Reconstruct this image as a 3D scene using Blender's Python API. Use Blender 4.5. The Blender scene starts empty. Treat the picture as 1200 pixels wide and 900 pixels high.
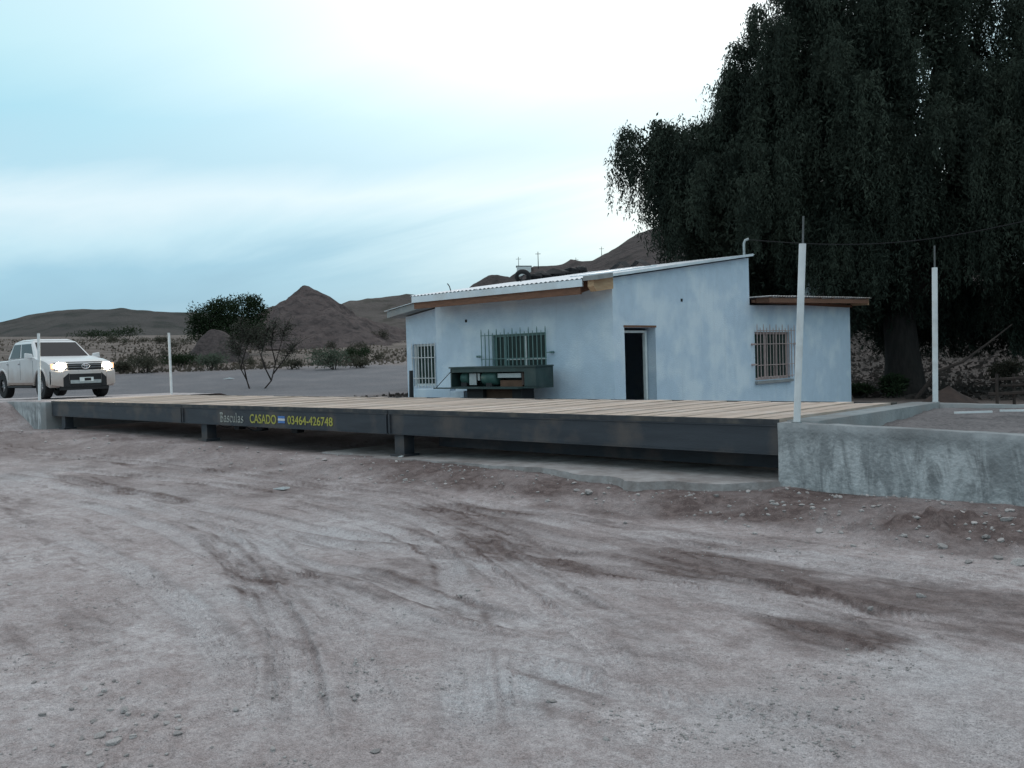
import bpy, bmesh, math, random
import numpy as np
from mathutils import Vector, Matrix

random.seed(7)
rng = np.random.default_rng(11)
S = bpy.context.scene
COL = S.collection
R_ = math.radians

# ------------------------------------------------------------------ camera
# site frame: X along the weighbridge (towards the right-hand ramp), Y across it (towards the house)
FPX = 1078.15                      # focal length in pixels of a 1200 px wide picture
CAM = Vector((4.592, -8.929, 1.55))
PITCH, ROLL, YAW = 0.027187, 0.029537, 0.756081
_f = Vector((0, math.cos(PITCH), -math.sin(PITCH)))
_x = Vector((1, 0, 0)); _u = _x.cross(_f)
_x2 = math.cos(ROLL) * _x - math.sin(ROLL) * _u
_u2 = math.sin(ROLL) * _x + math.cos(ROLL) * _u
_M = Matrix.Rotation(YAW, 3, 'Z')
AX, AU, AF = _M @ _x2, _M @ _u2, _M @ _f
cd = bpy.data.cameras.new('camera')
cam = bpy.data.objects.new('camera', cd); COL.objects.link(cam)
cam.matrix_world = Matrix(((AX.x, AU.x, -AF.x, CAM.x), (AX.y, AU.y, -AF.y, CAM.y), (AX.z, AU.z, -AF.z, CAM.z), (0, 0, 0, 1)))
cd.sensor_width = 36.0; cd.lens = 36.0 * FPX / 1200.0
cd.clip_start = 0.05; cd.clip_end = 6000
S.camera = cam

# ------------------------------------------------------------------ world, sun, exposure
SUN_AZ = YAW - R_(14)              # direction of the evening glow, measured from +Y, anticlockwise
SUN_EL = R_(9)
w = bpy.data.worlds.new('World'); S.world = w; w.use_nodes = True
nt = w.node_tree; nt.nodes.clear()
def N(tree, kind, **kw):
    n = tree.nodes.new(kind)
    for k, v in kw.items(): setattr(n, k, v)
    return n
def L(tree, a, b): tree.links.new(a, b)
out = N(nt, 'ShaderNodeOutputWorld'); bg = N(nt, 'ShaderNodeBackground'); bg.inputs['Strength'].default_value = 0.1
L(nt, bg.outputs[0], out.inputs[0])
sky = N(nt, 'ShaderNodeTexSky', sky_type='NISHITA'); sky.sun_disc = False
sky.sun_elevation = SUN_EL; sky.sun_rotation = -SUN_AZ
sky.air_density = 1.0; sky.dust_density = 1.0; sky.ozone_density = 2.0
tc = N(nt, 'ShaderNodeTexCoord'); sep = N(nt, 'ShaderNodeSeparateXYZ'); L(nt, tc.outputs['Generated'], sep.inputs[0])
def MATH(op, a=None, b=None, tree=nt, clamp=False):
    n = N(tree, 'ShaderNodeMath', operation=op); n.use_clamp = clamp
    for i, v in enumerate((a, b)):
        if v is None: continue
        if isinstance(v, (int, float)): n.inputs[i].default_value = v
        else: L(tree, v, n.inputs[i])
    return n.outputs[0]
# a high thin cloud sheet: project the view direction on a plane overhead
zz = MATH('ADD', MATH('MAXIMUM', sep.outputs[2], 0.0), 0.10)
cx = MATH('DIVIDE', sep.outputs[0], zz); cy = MATH('DIVIDE', sep.outputs[1], zz)
comb = N(nt, 'ShaderNodeCombineXYZ'); L(nt, cx, comb.inputs[0]); L(nt, cy, comb.inputs[1])
mp = N(nt, 'ShaderNodeMapping'); mp.inputs['Rotation'].default_value = (0, 0, -YAW); mp.inputs['Scale'].default_value = (0.20, .85, 1)
L(nt, comb.outputs[0], mp.inputs[0])
n1 = N(nt, 'ShaderNodeTexNoise'); n1.inputs['Scale'].default_value = 0.85; n1.inputs['Detail'].default_value = 6; n1.inputs['Roughness'].default_value = 0.55; n1.inputs['Distortion'].default_value = 0.6
L(nt, mp.outputs[0], n1.inputs['Vector'])
# layered bands of cloud by height above the horizon, bent by the noise
el = MATH('ADD', sep.outputs[2], MATH('MULTIPLY', MATH('SUBTRACT', n1.outputs[0], 0.5), 0.17))
cr = N(nt, 'ShaderNodeValToRGB'); L(nt, el, cr.inputs[0])
stops = [(0.0, (.42, .65, .80)), (0.055, (.32, .57, .74)), (0.095, (.38, .66, .83)), (0.130, (.60, .86, .98)), (0.165, (.80, .98, 1.06)),
         (0.205, (.50, .80, .94)), (0.25, (.44, .80, .95)), (0.31, (.56, .90, 1.0)), (0.42, (.62, .91, 1.02)), (0.62, (1.0, 1.13, 1.20)), (1.0, (1.22, 1.22, 1.28))]
e = cr.color_ramp.elements
e[0].position, e[0].color = stops[0][0], (*stops[0][1], 1)
e[1].position, e[1].color = stops[-1][0], (*stops[-1][1], 1)
for p_, c_ in stops[1:-1]:
    q = e.new(p_); q.color = (*c_, 1)
# the glow left by the set sun, spread by the thin cloud
gd = Vector((-math.sin(YAW - R_(6)) * math.cos(R_(27)), math.cos(YAW - R_(6)) * math.cos(R_(27)), math.sin(R_(27))))
dot = N(nt, 'ShaderNodeVectorMath', operation='DOT_PRODUCT'); dot.inputs[1].default_value = gd; L(nt, tc.outputs['Generated'], dot.inputs[0])
glow = MATH('POWER', MATH('MAXIMUM', dot.outputs['Value'], 0.0), 13.0)
gm = N(nt, 'ShaderNodeMapRange', interpolation_type='SMOOTHSTEP'); gm.inputs[1].default_value = .10; gm.inputs[2].default_value = .36; L(nt, el, gm.inputs[0])
glow = MATH('MULTIPLY', glow, gm.outputs[0])
m2 = N(nt, 'ShaderNodeMix', data_type='RGBA', blend_type='MIX'); L(nt, MATH('MULTIPLY', glow, 0.98, clamp=True), m2.inputs[0])
L(nt, cr.outputs[0], m2.inputs[6]); m2.inputs[7].default_value = (1.45, 1.5, 1.5, 1)
sc10 = N(nt, 'ShaderNodeVectorMath', operation='SCALE'); L(nt, m2.outputs[2], sc10.inputs[0]); sc10.inputs['Scale'].default_value = 10.0
m3 = N(nt, 'ShaderNodeMix', data_type='RGBA'); m3.inputs[0].default_value = 0.88
L(nt, sky.outputs[0], m3.inputs[6]); L(nt, sc10.outputs[0], m3.inputs[7])
L(nt, m3.outputs[2], bg.inputs['Color'])
sl = bpy.data.lights.new('sun', 'SUN'); sl.energy = 0.5; sl.angle = R_(25); sl.color = (1.0, .95, .9)
so = bpy.data.objects.new('sun', sl); COL.objects.link(so)
sd = Vector((-math.sin(SUN_AZ) * math.cos(SUN_EL), math.cos(SUN_AZ) * math.cos(SUN_EL), math.sin(SUN_EL)))
so.rotation_euler = sd.to_track_quat('Z', 'Y').to_euler()
S.view_settings.view_transform = 'Standard'; S.view_settings.look = 'None'
S.view_settings.exposure = 0.0; S.view_settings.gamma = 1.0; S.view_settings.use_curve_mapping = False

# ------------------------------------------------------------------ helpers
def at(px, py, d):
    return CAM + (AF + (px - 600) / FPX * AX - (py - 450) / FPX * AU) * d
def on_z(px, py, z):
    d = AF + (px - 600) / FPX * AX - (py - 450) / FPX * AU
    return CAM + d * ((z - CAM.z) / d.z)
def vnoise(x, y, seed=0):
    ix = np.floor(x).astype(np.int64); iy = np.floor(y).astype(np.int64)
    fx = x - ix; fy = y - iy
    def hsh(a, b):
        h = (a * 374761393 + b * 668265263 + seed * 974634777) & 0xffffffff
        h = ((h ^ (h >> 13)) * 1274126177) & 0xffffffff
        h = h ^ (h >> 16)
        return (h & 0xffff) / 65535.0
    ux = fx * fx * fx * (fx * (fx * 6 - 15) + 10); uy = fy * fy * fy * (fy * (fy * 6 - 15) + 10)
    a = hsh(ix, iy); b = hsh(ix + 1, iy); c = hsh(ix, iy + 1); d = hsh(ix + 1, iy + 1)
    return (a + (b - a) * ux) * (1 - uy) + (c + (d - c) * ux) * uy
def fbm(x, y, oct=4, seed=0, gain=.5):
    s = np.zeros_like(x); a = 1.0; t = 0.0
    for o in range(oct):
        s += a * (vnoise(x * 2 ** o + 17.3 * o, y * 2 ** o - 9.1 * o, seed + o) - .5); t += a; a *= gain
    return s / t * 2
def sstep(a, b, v):
    t = np.clip((v - a) / (b - a), 0, 1); return t * t * (3 - 2 * t)

# ---- materials
def mat(name, c1, c2=None, scale=8.0, rough=.8, metal=0.0, bump=0.0, bscale=40.0, stretch=(1, 1, 1), c3=None, scale3=2.0, amt3=.5, spec=.3, rnd=0.0, coord='Object'):
    m = bpy.data.materials.new(name); m.use_nodes = True
    t = m.node_tree; b = t.nodes['Principled BSDF']
    b.inputs['Roughness'].default_value = rough; b.inputs['Metallic'].default_value = metal
    b.inputs['Specular IOR Level'].default_value = spec
    tcn = N(t, 'ShaderNodeTexCoord'); mp_ = N(t, 'ShaderNodeMapping'); mp_.inputs['Scale'].default_value = stretch
    L(t, tcn.outputs[coord], mp_.inputs[0])
    c2 = c2 or tuple(v * .75 for v in c1)
    no = N(t, 'ShaderNodeTexNoise'); no.inputs['Scale'].default_value = scale; no.inputs['Detail'].default_value = 6; no.inputs['Roughness'].default_value = .62
    L(t, mp_.outputs[0], no.inputs['Vector'])
    rp = N(t, 'ShaderNodeValToRGB'); rp.color_ramp.elements[0].position = .32; rp.color_ramp.elements[1].position = .68
    rp.color_ramp.elements[0].color = (*c2, 1); rp.color_ramp.elements[1].color = (*c1, 1)
    L(t, no.outputs[0], rp.inputs[0]); col = rp.outputs[0]
    if c3:
        n3 = N(t, 'ShaderNodeTexNoise'); n3.inputs['Scale'].default_value = scale3; n3.inputs['Detail'].default_value = 5
        L(t, tcn.outputs[coord], n3.inputs['Vector'])
        r3 = N(t, 'ShaderNodeMapRange'); r3.inputs[1].default_value = .48; r3.inputs[2].default_value = .66; r3.inputs[4].default_value = amt3
        L(t, n3.outputs[0], r3.inputs[0])
        mx = N(t, 'ShaderNodeMix', data_type='RGBA'); L(t, r3.outputs[0], mx.inputs[0]); L(t, col, mx.inputs[6]); mx.inputs[7].default_value = (*c3, 1)
        col = mx.outputs[2]
    if rnd:
        oi = N(t, 'ShaderNodeObjectInfo'); mr = N(t, 'ShaderNodeMapRange'); mr.inputs[3].default_value = 1 - rnd; mr.inputs[4].default_value = 1 + rnd
        L(t, oi.outputs['Random'], mr.inputs[0])
        vs = N(t, 'ShaderNodeVectorMath', operation='SCALE'); L(t, col, vs.inputs[0]); L(t, mr.outputs[0], vs.inputs['Scale']); col = vs.outputs[0]
    L(t, col, b.inputs['Base Color'])
    if bump:
        nb = N(t, 'ShaderNodeTexNoise'); nb.inputs['Scale'].default_value = bscale; nb.inputs['Detail'].default_value = 4
        L(t, mp_.outputs[0], nb.inputs['Vector'])
        bp = N(t, 'ShaderNodeBump'); bp.inputs['Strength'].default_value = bump; bp.inputs['Distance'].default_value = .02
        L(t, nb.outputs[0], bp.inputs['Height']); L(t, bp.outputs[0], b.inputs['Normal'])
    return m
def leafmat(name, c1, c2, scale=1.2, trans=.25, stretch=(1, 1, 1)):
    m = mat(name, c1, c2, scale=scale, rough=.8, spec=.06, stretch=stretch)
    t = m.node_tree; b = t.nodes['Principled BSDF']; o = t.nodes['Material Output']
    tr = N(t, 'ShaderNodeBsdfTranslucent'); src = b.inputs['Base Color'].links[0].from_socket; L(t, src, tr.inputs[0])
    mx = N(t, 'ShaderNodeMixShader'); mx.inputs[0].default_value = trans
    L(t, b.outputs[0], mx.inputs[1]); L(t, tr.outputs[0], mx.inputs[2]); L(t, mx.outputs[0], o.inputs[0])
    return m
def emit(name, c, k):
    m = bpy.data.materials.new(name); m.use_nodes = True; b = m.node_tree.nodes['Principled BSDF']
    b.inputs['Base Color'].default_value = (.8, .8, .8, 1); b.inputs['Emission Color'].default_value = (*c, 1); b.inputs['Emission Strength'].default_value = k
    return m
M = {}
M['plaster'] = mat('plaster', (.51, .615, .715), (.46, .56, .655), scale=3.5, rough=.92, bump=.6, bscale=45, c3=(.66, .735, .785), scale3=1.5, amt3=.75)
_t = M['plaster'].node_tree; _b = _t.nodes['Principled BSDF']; _src = _b.inputs['Base Color'].links[0].from_socket
_tc = N(_t, 'ShaderNodeTexCoord'); _mp = N(_t, 'ShaderNodeMapping'); _mp.inputs['Scale'].default_value = (5, 5, .35); L(_t, _tc.outputs['Object'], _mp.inputs[0])
_nn = N(_t, 'ShaderNodeTexNoise'); _nn.inputs['Scale'].default_value = 1.6; _nn.inputs['Detail'].default_value = 8; _nn.inputs['Roughness'].default_value = .7; L(_t, _mp.outputs[0], _nn.inputs['Vector'])
_mr = N(_t, 'ShaderNodeMapRange'); _mr.inputs[1].default_value = .55; _mr.inputs[2].default_value = .78; _mr.inputs[4].default_value = .24; L(_t, _nn.outputs[0], _mr.inputs[0])
_mx = N(_t, 'ShaderNodeMix', data_type='RGBA'); L(_t, _mr.outputs[0], _mx.inputs[0]); L(_t, _src, _mx.inputs[6]); _mx.inputs[7].default_value = (.30, .33, .36, 1); L(_t, _mx.outputs[2], _b.inputs['Base Color'])
M['plaster_dark'] = mat('interior_plaster', (.22, .22, .22), rough=.95)
M['galv'] = mat('galvanised_sheet', (.74, .77, .80), (.62, .66, .70), scale=2.5, rough=.42, metal=.55, c3=(.5, .47, .44), scale3=2.2, amt3=.35)
M['galv_old'] = mat('old_sheet', (.60, .60, .60), (.40, .38, .36), scale=3.5, rough=.55, metal=.4, c3=(.3, .2, .14), scale3=1.8, amt3=.5)
M['wood_eave'] = mat('eave_timber', (.20, .100, .062), (.12, .062, .042), scale=5, rough=.75, stretch=(1, 6, 6), bump=.2)
M['wood_light'] = mat('pale_timber', (.52, .36, .22), (.40, .25, .15), scale=5, rough=.75, stretch=(6, 1, 6), bump=.2)
M['plank'] = mat('deck_plank', (.56, .45, .375), (.40, .31, .25), scale=3.0, rough=.85, stretch=(9, 1, 6), bump=.35, bscale=14, c3=(.60, .54, .50), scale3=1.5, amt3=.6, rnd=.17)
M['steel'] = mat('painted_steel', (.046, .052, .062), (.030, .034, .042), scale=3, rough=.55, spec=.4, c3=(.105, .085, .075), scale3=2.2, amt3=.7, stretch=(.4, 1, 2.5), bump=.15, bscale=60)
M['steel_edge'] = mat('steel_edge', (.055, .058, .064), (.035, .036, .04), scale=6, rough=.6, c3=(.16, .13, .10), scale3=3, amt3=.5)
M['rust'] = mat('rusty_steel', (.09, .06, .05), (.05, .035, .03), scale=6, rough=.85)
M['white_paint'] = mat('white_paint', (.74, .75, .75), (.60, .62, .63), scale=6, rough=.55, c3=(.42, .38, .35), scale3=4.5, amt3=.45)
M['rod'] = mat('grey_rod', (.16, .16, .16), rough=.6, metal=.6)
M['green_paint'] = mat('green_paint', (.055, .11, .105), (.035, .075, .072), scale=5, rough=.55)
M['green_frame'] = mat('green_frame', (.16, .26, .25), (.11, .19, .185), scale=5, rough=.6)
M['white_frame'] = mat('white_frame', (.70, .74, .73), (.58, .62, .62), rough=.6)
M['pinkish'] = mat('primer_bars', (.46, .36, .34), (.34, .25, .235), scale=8, rough=.75)
M['glass'] = mat('dark_glass', (.02, .045, .04), (.012, .03, .027), rough=.12, spec=.5)
M['curtain'] = mat('curtain', (.12, .07, .055), (.07, .045, .04), scale=3, rough=.95, stretch=(1, 14, 1))
M['curtain_g'] = mat('green_curtain', (.05, .12, .09), (.025, .07, .05), scale=3, rough=.95, stretch=(14, 1, 1))
M['cab'] = mat('cabinet_green', (.030, .060, .058), (.018, .036, .036), scale=5, rough=.5, spec=.4, c3=(.07, .085, .08), scale3=3, amt3=.4)
M['cab_in'] = mat('machine_green', (.055, .13, .115), (.03, .075, .068), scale=6, rough=.45)
M['dark_iron'] = mat('dark_iron', (.025, .026, .028), rough=.6)
M['grey_metal'] = mat('grey_metal', (.42, .46, .46), (.30, .33, .34), rough=.5, metal=.3)
M['board'] = mat('brown_board', (.13, .075, .05), (.075, .045, .03), scale=5, rough=.85)
M['black'] = mat('black_rubber', (.018, .018, .019), (.012, .012, .013), rough=.75)
M['leaf_pepper'] = leafmat('pepper_leaf', (.050, .064, .048), (.018, .025, .020), scale=.9, trans=.10, stretch=(1.2, 1.2, .6))
M['leaf_dark'] = leafmat('bush_leaf', (.034, .052, .026), (.016, .026, .014), scale=.6)
M['leaf_scrub'] = leafmat('scrub_leaf', (.085, .082, .060), (.045, .045, .035), scale=.8)
M['leaf_twiggy'] = leafmat('twiggy_leaf', (.085, .090, .068), (.045, .048, .038), scale=.8)
M['leaf_pale'] = leafmat('pale_scrub_leaf', (.115, .135, .10), (.06, .075, .055), scale=.8)
M['grass'] = leafmat('dry_grass', (.135, .112, .09), (.07, .06, .05), scale=.05)
M['bark'] = mat('bark', (.030, .025, .023), (.014, .012, .011), scale=3, rough=.95, stretch=(3, 3, .6), bump=.8, bscale=8)
M['twig'] = mat('twig', (.055, .042, .036), (.03, .024, .022), scale=5, rough=.95)
M['stone'] = mat('stone', (.44, .41, .40), (.26, .235, .225), scale=6, rough=.95, bump=.4, bscale=20, rnd=.3)
M['yellow'] = mat('yellow_lettering', (.47, .44, .09), (.30, .285, .07), scale=20, rough=.6)
M['pale_ink'] = mat('pale_lettering', (.40, .40, .36), (.24, .25, .23), scale=20, rough=.6)
M['flag_blue'] = mat('flag_blue', (.10, .22, .52), rough=.6)
M['flag_white'] = mat('flag_white', (.68, .70, .72), rough=.6)
M['car_white'] = mat('car_paint', (.66, .655, .66), (.61, .60, .60), scale=2, rough=.28, spec=.5, c3=(.50, .42, .36), scale3=1.0, amt3=.35)
_t = M['car_white'].node_tree; _b = _t.nodes['Principled BSDF']; _src = _b.inputs['Base Color'].links[0].from_socket
_tc = N(_t, 'ShaderNodeTexCoord'); _sp = N(_t, 'ShaderNodeSeparateXYZ'); L(_t, _tc.outputs['Object'], _sp.inputs[0])
_nn = N(_t, 'ShaderNodeTexNoise'); _nn.inputs['Scale'].default_value = 3.0; _nn.inputs['Detail'].default_value = 6; L(_t, _tc.outputs['Object'], _nn.inputs['Vector'])
_mr = N(_t, 'ShaderNodeMapRange'); _mr.inputs[1].default_value = .92; _mr.inputs[2].default_value = .42; _mr.inputs[4].default_value = .85
L(_t, MATH('ADD', _sp.outputs[2], MATH('MULTIPLY', MATH('SUBTRACT', _nn.outputs[0], .5, _t), .5, _t), _t), _mr.inputs[0])
_mx = N(_t, 'ShaderNodeMix', data_type='RGBA'); L(_t, _mr.outputs[0], _mx.inputs[0]); L(_t, _src, _mx.inputs[6]); _mx.inputs[7].default_value = (.36, .285, .25, 1); L(_t, _mx.outputs[2], _b.inputs['Base Color'])
M['car_dirt'] = mat('car_dirty_sill', (.32, .245, .21), (.24, .18, .155), scale=4, rough=.8)
M['car_black'] = mat('car_trim', (.022, .022, .024), (.015, .015, .016), rough=.55)
M['car_glass'] = mat('car_glass', (.014, .012, .014), (.009, .009, .01), rough=.12, spec=.22)
M['chrome'] = mat('chrome', (.62, .62, .64), (.5, .5, .52), rough=.2, metal=.9)
M['rim'] = mat('rim', (.34, .34, .35), (.24, .24, .25), rough=.4, metal=.6)
M['headlight'] = emit('headlight_glow', (1.0, .90, .68), 60.0)
M['amber'] = emit('amber_lamp', (1.0, .42, .05), 1.2)

def hill_mat(name, ca, cb, cc, s1=.03, s2=.25):
    m = mat(name, ca, cb, scale=s1, rough=1.0, c3=cc, scale3=s2, amt3=.75, spec=.05, bump=.9, bscale=.6)
    for n in m.node_tree.nodes:
        if n.type == 'BUMP': n.inputs['Distance'].default_value = 1.5
    return m
M['hill_far'] = hill_mat('far_hill_soil', (.095, .088, .082), (.070, .066, .064), (.040, .044, .040), .012, .06)
M['hill_mid'] = hill_mat('mid_hill_soil', (.112, .097, .090), (.080, .070, .067), (.055, .052, .044), .02, .12)
M['hill_right'] = hill_mat('right_hill_soil', (.098, .082, .078), (.066, .056, .056), (.042, .039, .038), .03, .2)
M['heap'] = hill_mat('heap_soil', (.116, .094, .090), (.080, .066, .065), (.055, .047, .047), .12, .9)

# concrete with white efflorescence
def concrete(name, streaks=True):
    m = mat(name, (.33, .34, .345), (.21, .217, .222), scale=5, rough=.95, bump=.8, bscale=26, c3=(.14, .14, .14), scale3=2.3, amt3=.6)
    t = m.node_tree; b = t.nodes['Principled BSDF']; src = b.inputs['Base Color'].links[0].from_socket
    if streaks:
        tcn = N(t, 'ShaderNodeTexCoord'); mp_ = N(t, 'ShaderNodeMapping'); mp_.inputs['Scale'].default_value = (3.0, 3.0, 1.15); L(t, tcn.outputs['Object'], mp_.inputs[0])
        n = N(t, 'ShaderNodeTexNoise'); n.inputs['Scale'].default_value = 1.35; n.inputs['Detail'].default_value = 7; n.inputs['Roughness'].default_value = .66; n.inputs['Distortion'].default_value = 1.1; L(t, mp_.outputs[0], n.inputs['Vector'])
        r = N(t, 'ShaderNodeMapRange'); r.inputs[1].default_value = .43; r.inputs[2].default_value = .60; L(t, n.outputs[0], r.inputs[0])
        sp = N(t, 'ShaderNodeSeparateXYZ'); L(t, tcn.outputs['Object'], sp.inputs[0])
        n5 = N(t, 'ShaderNodeTexNoise'); n5.inputs['Scale'].default_value = 3.0; L(t, tcn.outputs['Object'], n5.inputs['Vector'])
        hz = MATH('ADD', sp.outputs[2], MATH('MULTIPLY', MATH('SUBTRACT', n5.outputs[0], .5, t), .3, t), t)
        rz = N(t, 'ShaderNodeMapRange'); rz.inputs[1].default_value = .70; rz.inputs[2].default_value = .54; L(t, hz, rz.inputs[0])
        k = MATH('MULTIPLY', MATH('MULTIPLY', r.outputs[0], rz.outputs[0], t), .62, t)
        mx = N(t, 'ShaderNodeMix', data_type='RGBA'); L(t, k, mx.inputs[0]); L(t, src, mx.inputs[6]); mx.inputs[7].default_value = (.64, .65, .655, 1)
        L(t, mx.outputs[2], b.inputs['Base Color'])
    return m
M['concrete'] = concrete('efflorescent_concrete'); M['concrete_plain'] = mat('plain_concrete', (.31, .33, .335), (.20, .215, .22), scale=4, rough=.95, bump=.4, bscale=40, c3=(.22, .2, .19), scale3=2, amt3=.6)

# soil driven by vertex attributes (r: damp plus painted rut and tree shade, g: pale dust, b: road gravel, a: vegetation)
def soil(name):
    m = bpy.data.materials.new(name); m.use_nodes = True; t = m.node_tree; b = t.nodes['Principled BSDF']
    b.inputs['Roughness'].default_value = .97; b.inputs['Specular IOR Level'].default_value = .12
    tcn = N(t, 'ShaderNodeTexCoord'); P = tcn.outputs['Object']
    def noise(s, d=6, r=.6, dist=0.0):
        n = N(t, 'ShaderNodeTexNoise'); n.inputs['Scale'].default_value = s; n.inputs['Detail'].default_value = d; n.inputs['Roughness'].default_value = r; n.inputs['Distortion'].default_value = dist
        L(t, P, n.inputs['Vector']); return n.outputs[0]
    def rng_(v, a, b_, lo=0., hi=1.):
        r = N(t, 'ShaderNodeMapRange'); r.inputs[1].default_value = a; r.inputs[2].default_value = b_; r.inputs[3].default_value = lo; r.inputs[4].default_value = hi; L(t, v, r.inputs[0]); return r.outputs[0]
    def mix(f, a, b_):
        x = N(t, 'ShaderNodeMix', data_type='RGBA')
        for i, v in ((0, f), (6, a), (7, b_)):
            if isinstance(v, tuple): x.inputs[i].default_value = (*v, 1)
            elif isinstance(v, float): x.inputs[i].default_value = v
            else: L(t, v, x.inputs[i])
        return x.outputs[2]
    att = N(t, 'ShaderNodeAttribute', attribute_name='soil'); sp = N(t, 'ShaderNodeSeparateColor'); L(t, att.outputs['Color'], sp.inputs[0])
    c = mix(rng_(noise(.9, 7), .35, .65), (.358, .310, .304), (.475, .434, .432))
    c = mix(rng_(noise(7.0, 6, .7), .40, .70), c, (.275, .226, .218))
    c = mix(sp.outputs[1], c, (.46, .455, .465))
    c = mix(sp.outputs[2], c, mix(rng_(noise(14., 4), .4, .6), (.105, .104, .112), (.17, .166, .176)))
    c = mix(att.outputs['Alpha'], c, mix(rng_(noise(.25, 6), .4, .6), (.085, .068, .058), (.155, .128, .112)))
    c = mix(sp.outputs[0], c, mix(rng_(noise(9., 5), .4, .62), (.095, .070, .066), (.162, .126, .119)))
    lit = N(t, 'ShaderNodeAttribute', attribute_name='litter'); c = mix(lit.outputs['Fac'], c, mix(rng_(noise(3., 6), .4, .6), (.024, .021, .019), (.060, .052, .048)))  # dark leaf-litter tone that also paints in the shade behind the tree
    # fine grit: small pale and dark specks
    vo = N(t, 'ShaderNodeTexVoronoi'); vo.inputs['Scale'].default_value = 55.; L(t, P, vo.inputs['Vector'])
    spk = MATH('MULTIPLY', rng_(vo.outputs['Distance'], .28, .12), rng_(noise(2.1, 3), .36, .60), t)
    spk = MATH('MULTIPLY', spk, MATH('SUBTRACT', 1.0, lit.outputs['Fac'], t), t)
    cs = N(t, 'ShaderNodeMix', data_type='RGBA', blend_type='MIX'); L(t, MATH('MULTIPLY', spk, .55, t), cs.inputs[0]); L(t, c, cs.inputs[6]); L(t, mix(vo.outputs['Color'], (.10, .085, .08), (.42, .40, .38)), cs.inputs[7])
    gr = MATH('MULTIPLY', rng_(noise(150., 4, .8), .3, .7, .50, 1.5), rng_(noise(34., 5, .75), .3, .7, .74, 1.26), t)
    vs = N(t, 'ShaderNodeVectorMath', operation='SCALE'); L(t, cs.outputs[2], vs.inputs[0]); L(t, gr, vs.inputs['Scale'])
    L(t, vs.outputs[0], b.inputs['Base Color'])
    hgt = MATH('ADD', MATH('MULTIPLY', noise(38., 6, .7), .55, t), MATH('MULTIPLY', spk, .35, t), t)
    hgt = MATH('ADD', hgt, MATH('MULTIPLY', noise(130., 3, .7), .2, t), t)
    bp = N(t, 'ShaderNodeBump'); bp.inputs['Strength'].default_value = .9; bp.inputs['Distance'].default_value = .022
    L(t, hgt, bp.inputs['Height']); L(t, bp.outputs[0], b.inputs['Normal'])
    return m
M['soil'] = soil('soil')
M['gravel_fill'] = mat('gravel_fill', (.17, .155, .155), (.085, .078, .08), scale=22, rough=.95, bump=1.0, bscale=30, c3=(.22, .2, .2), scale3=2, amt3=.4)

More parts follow.
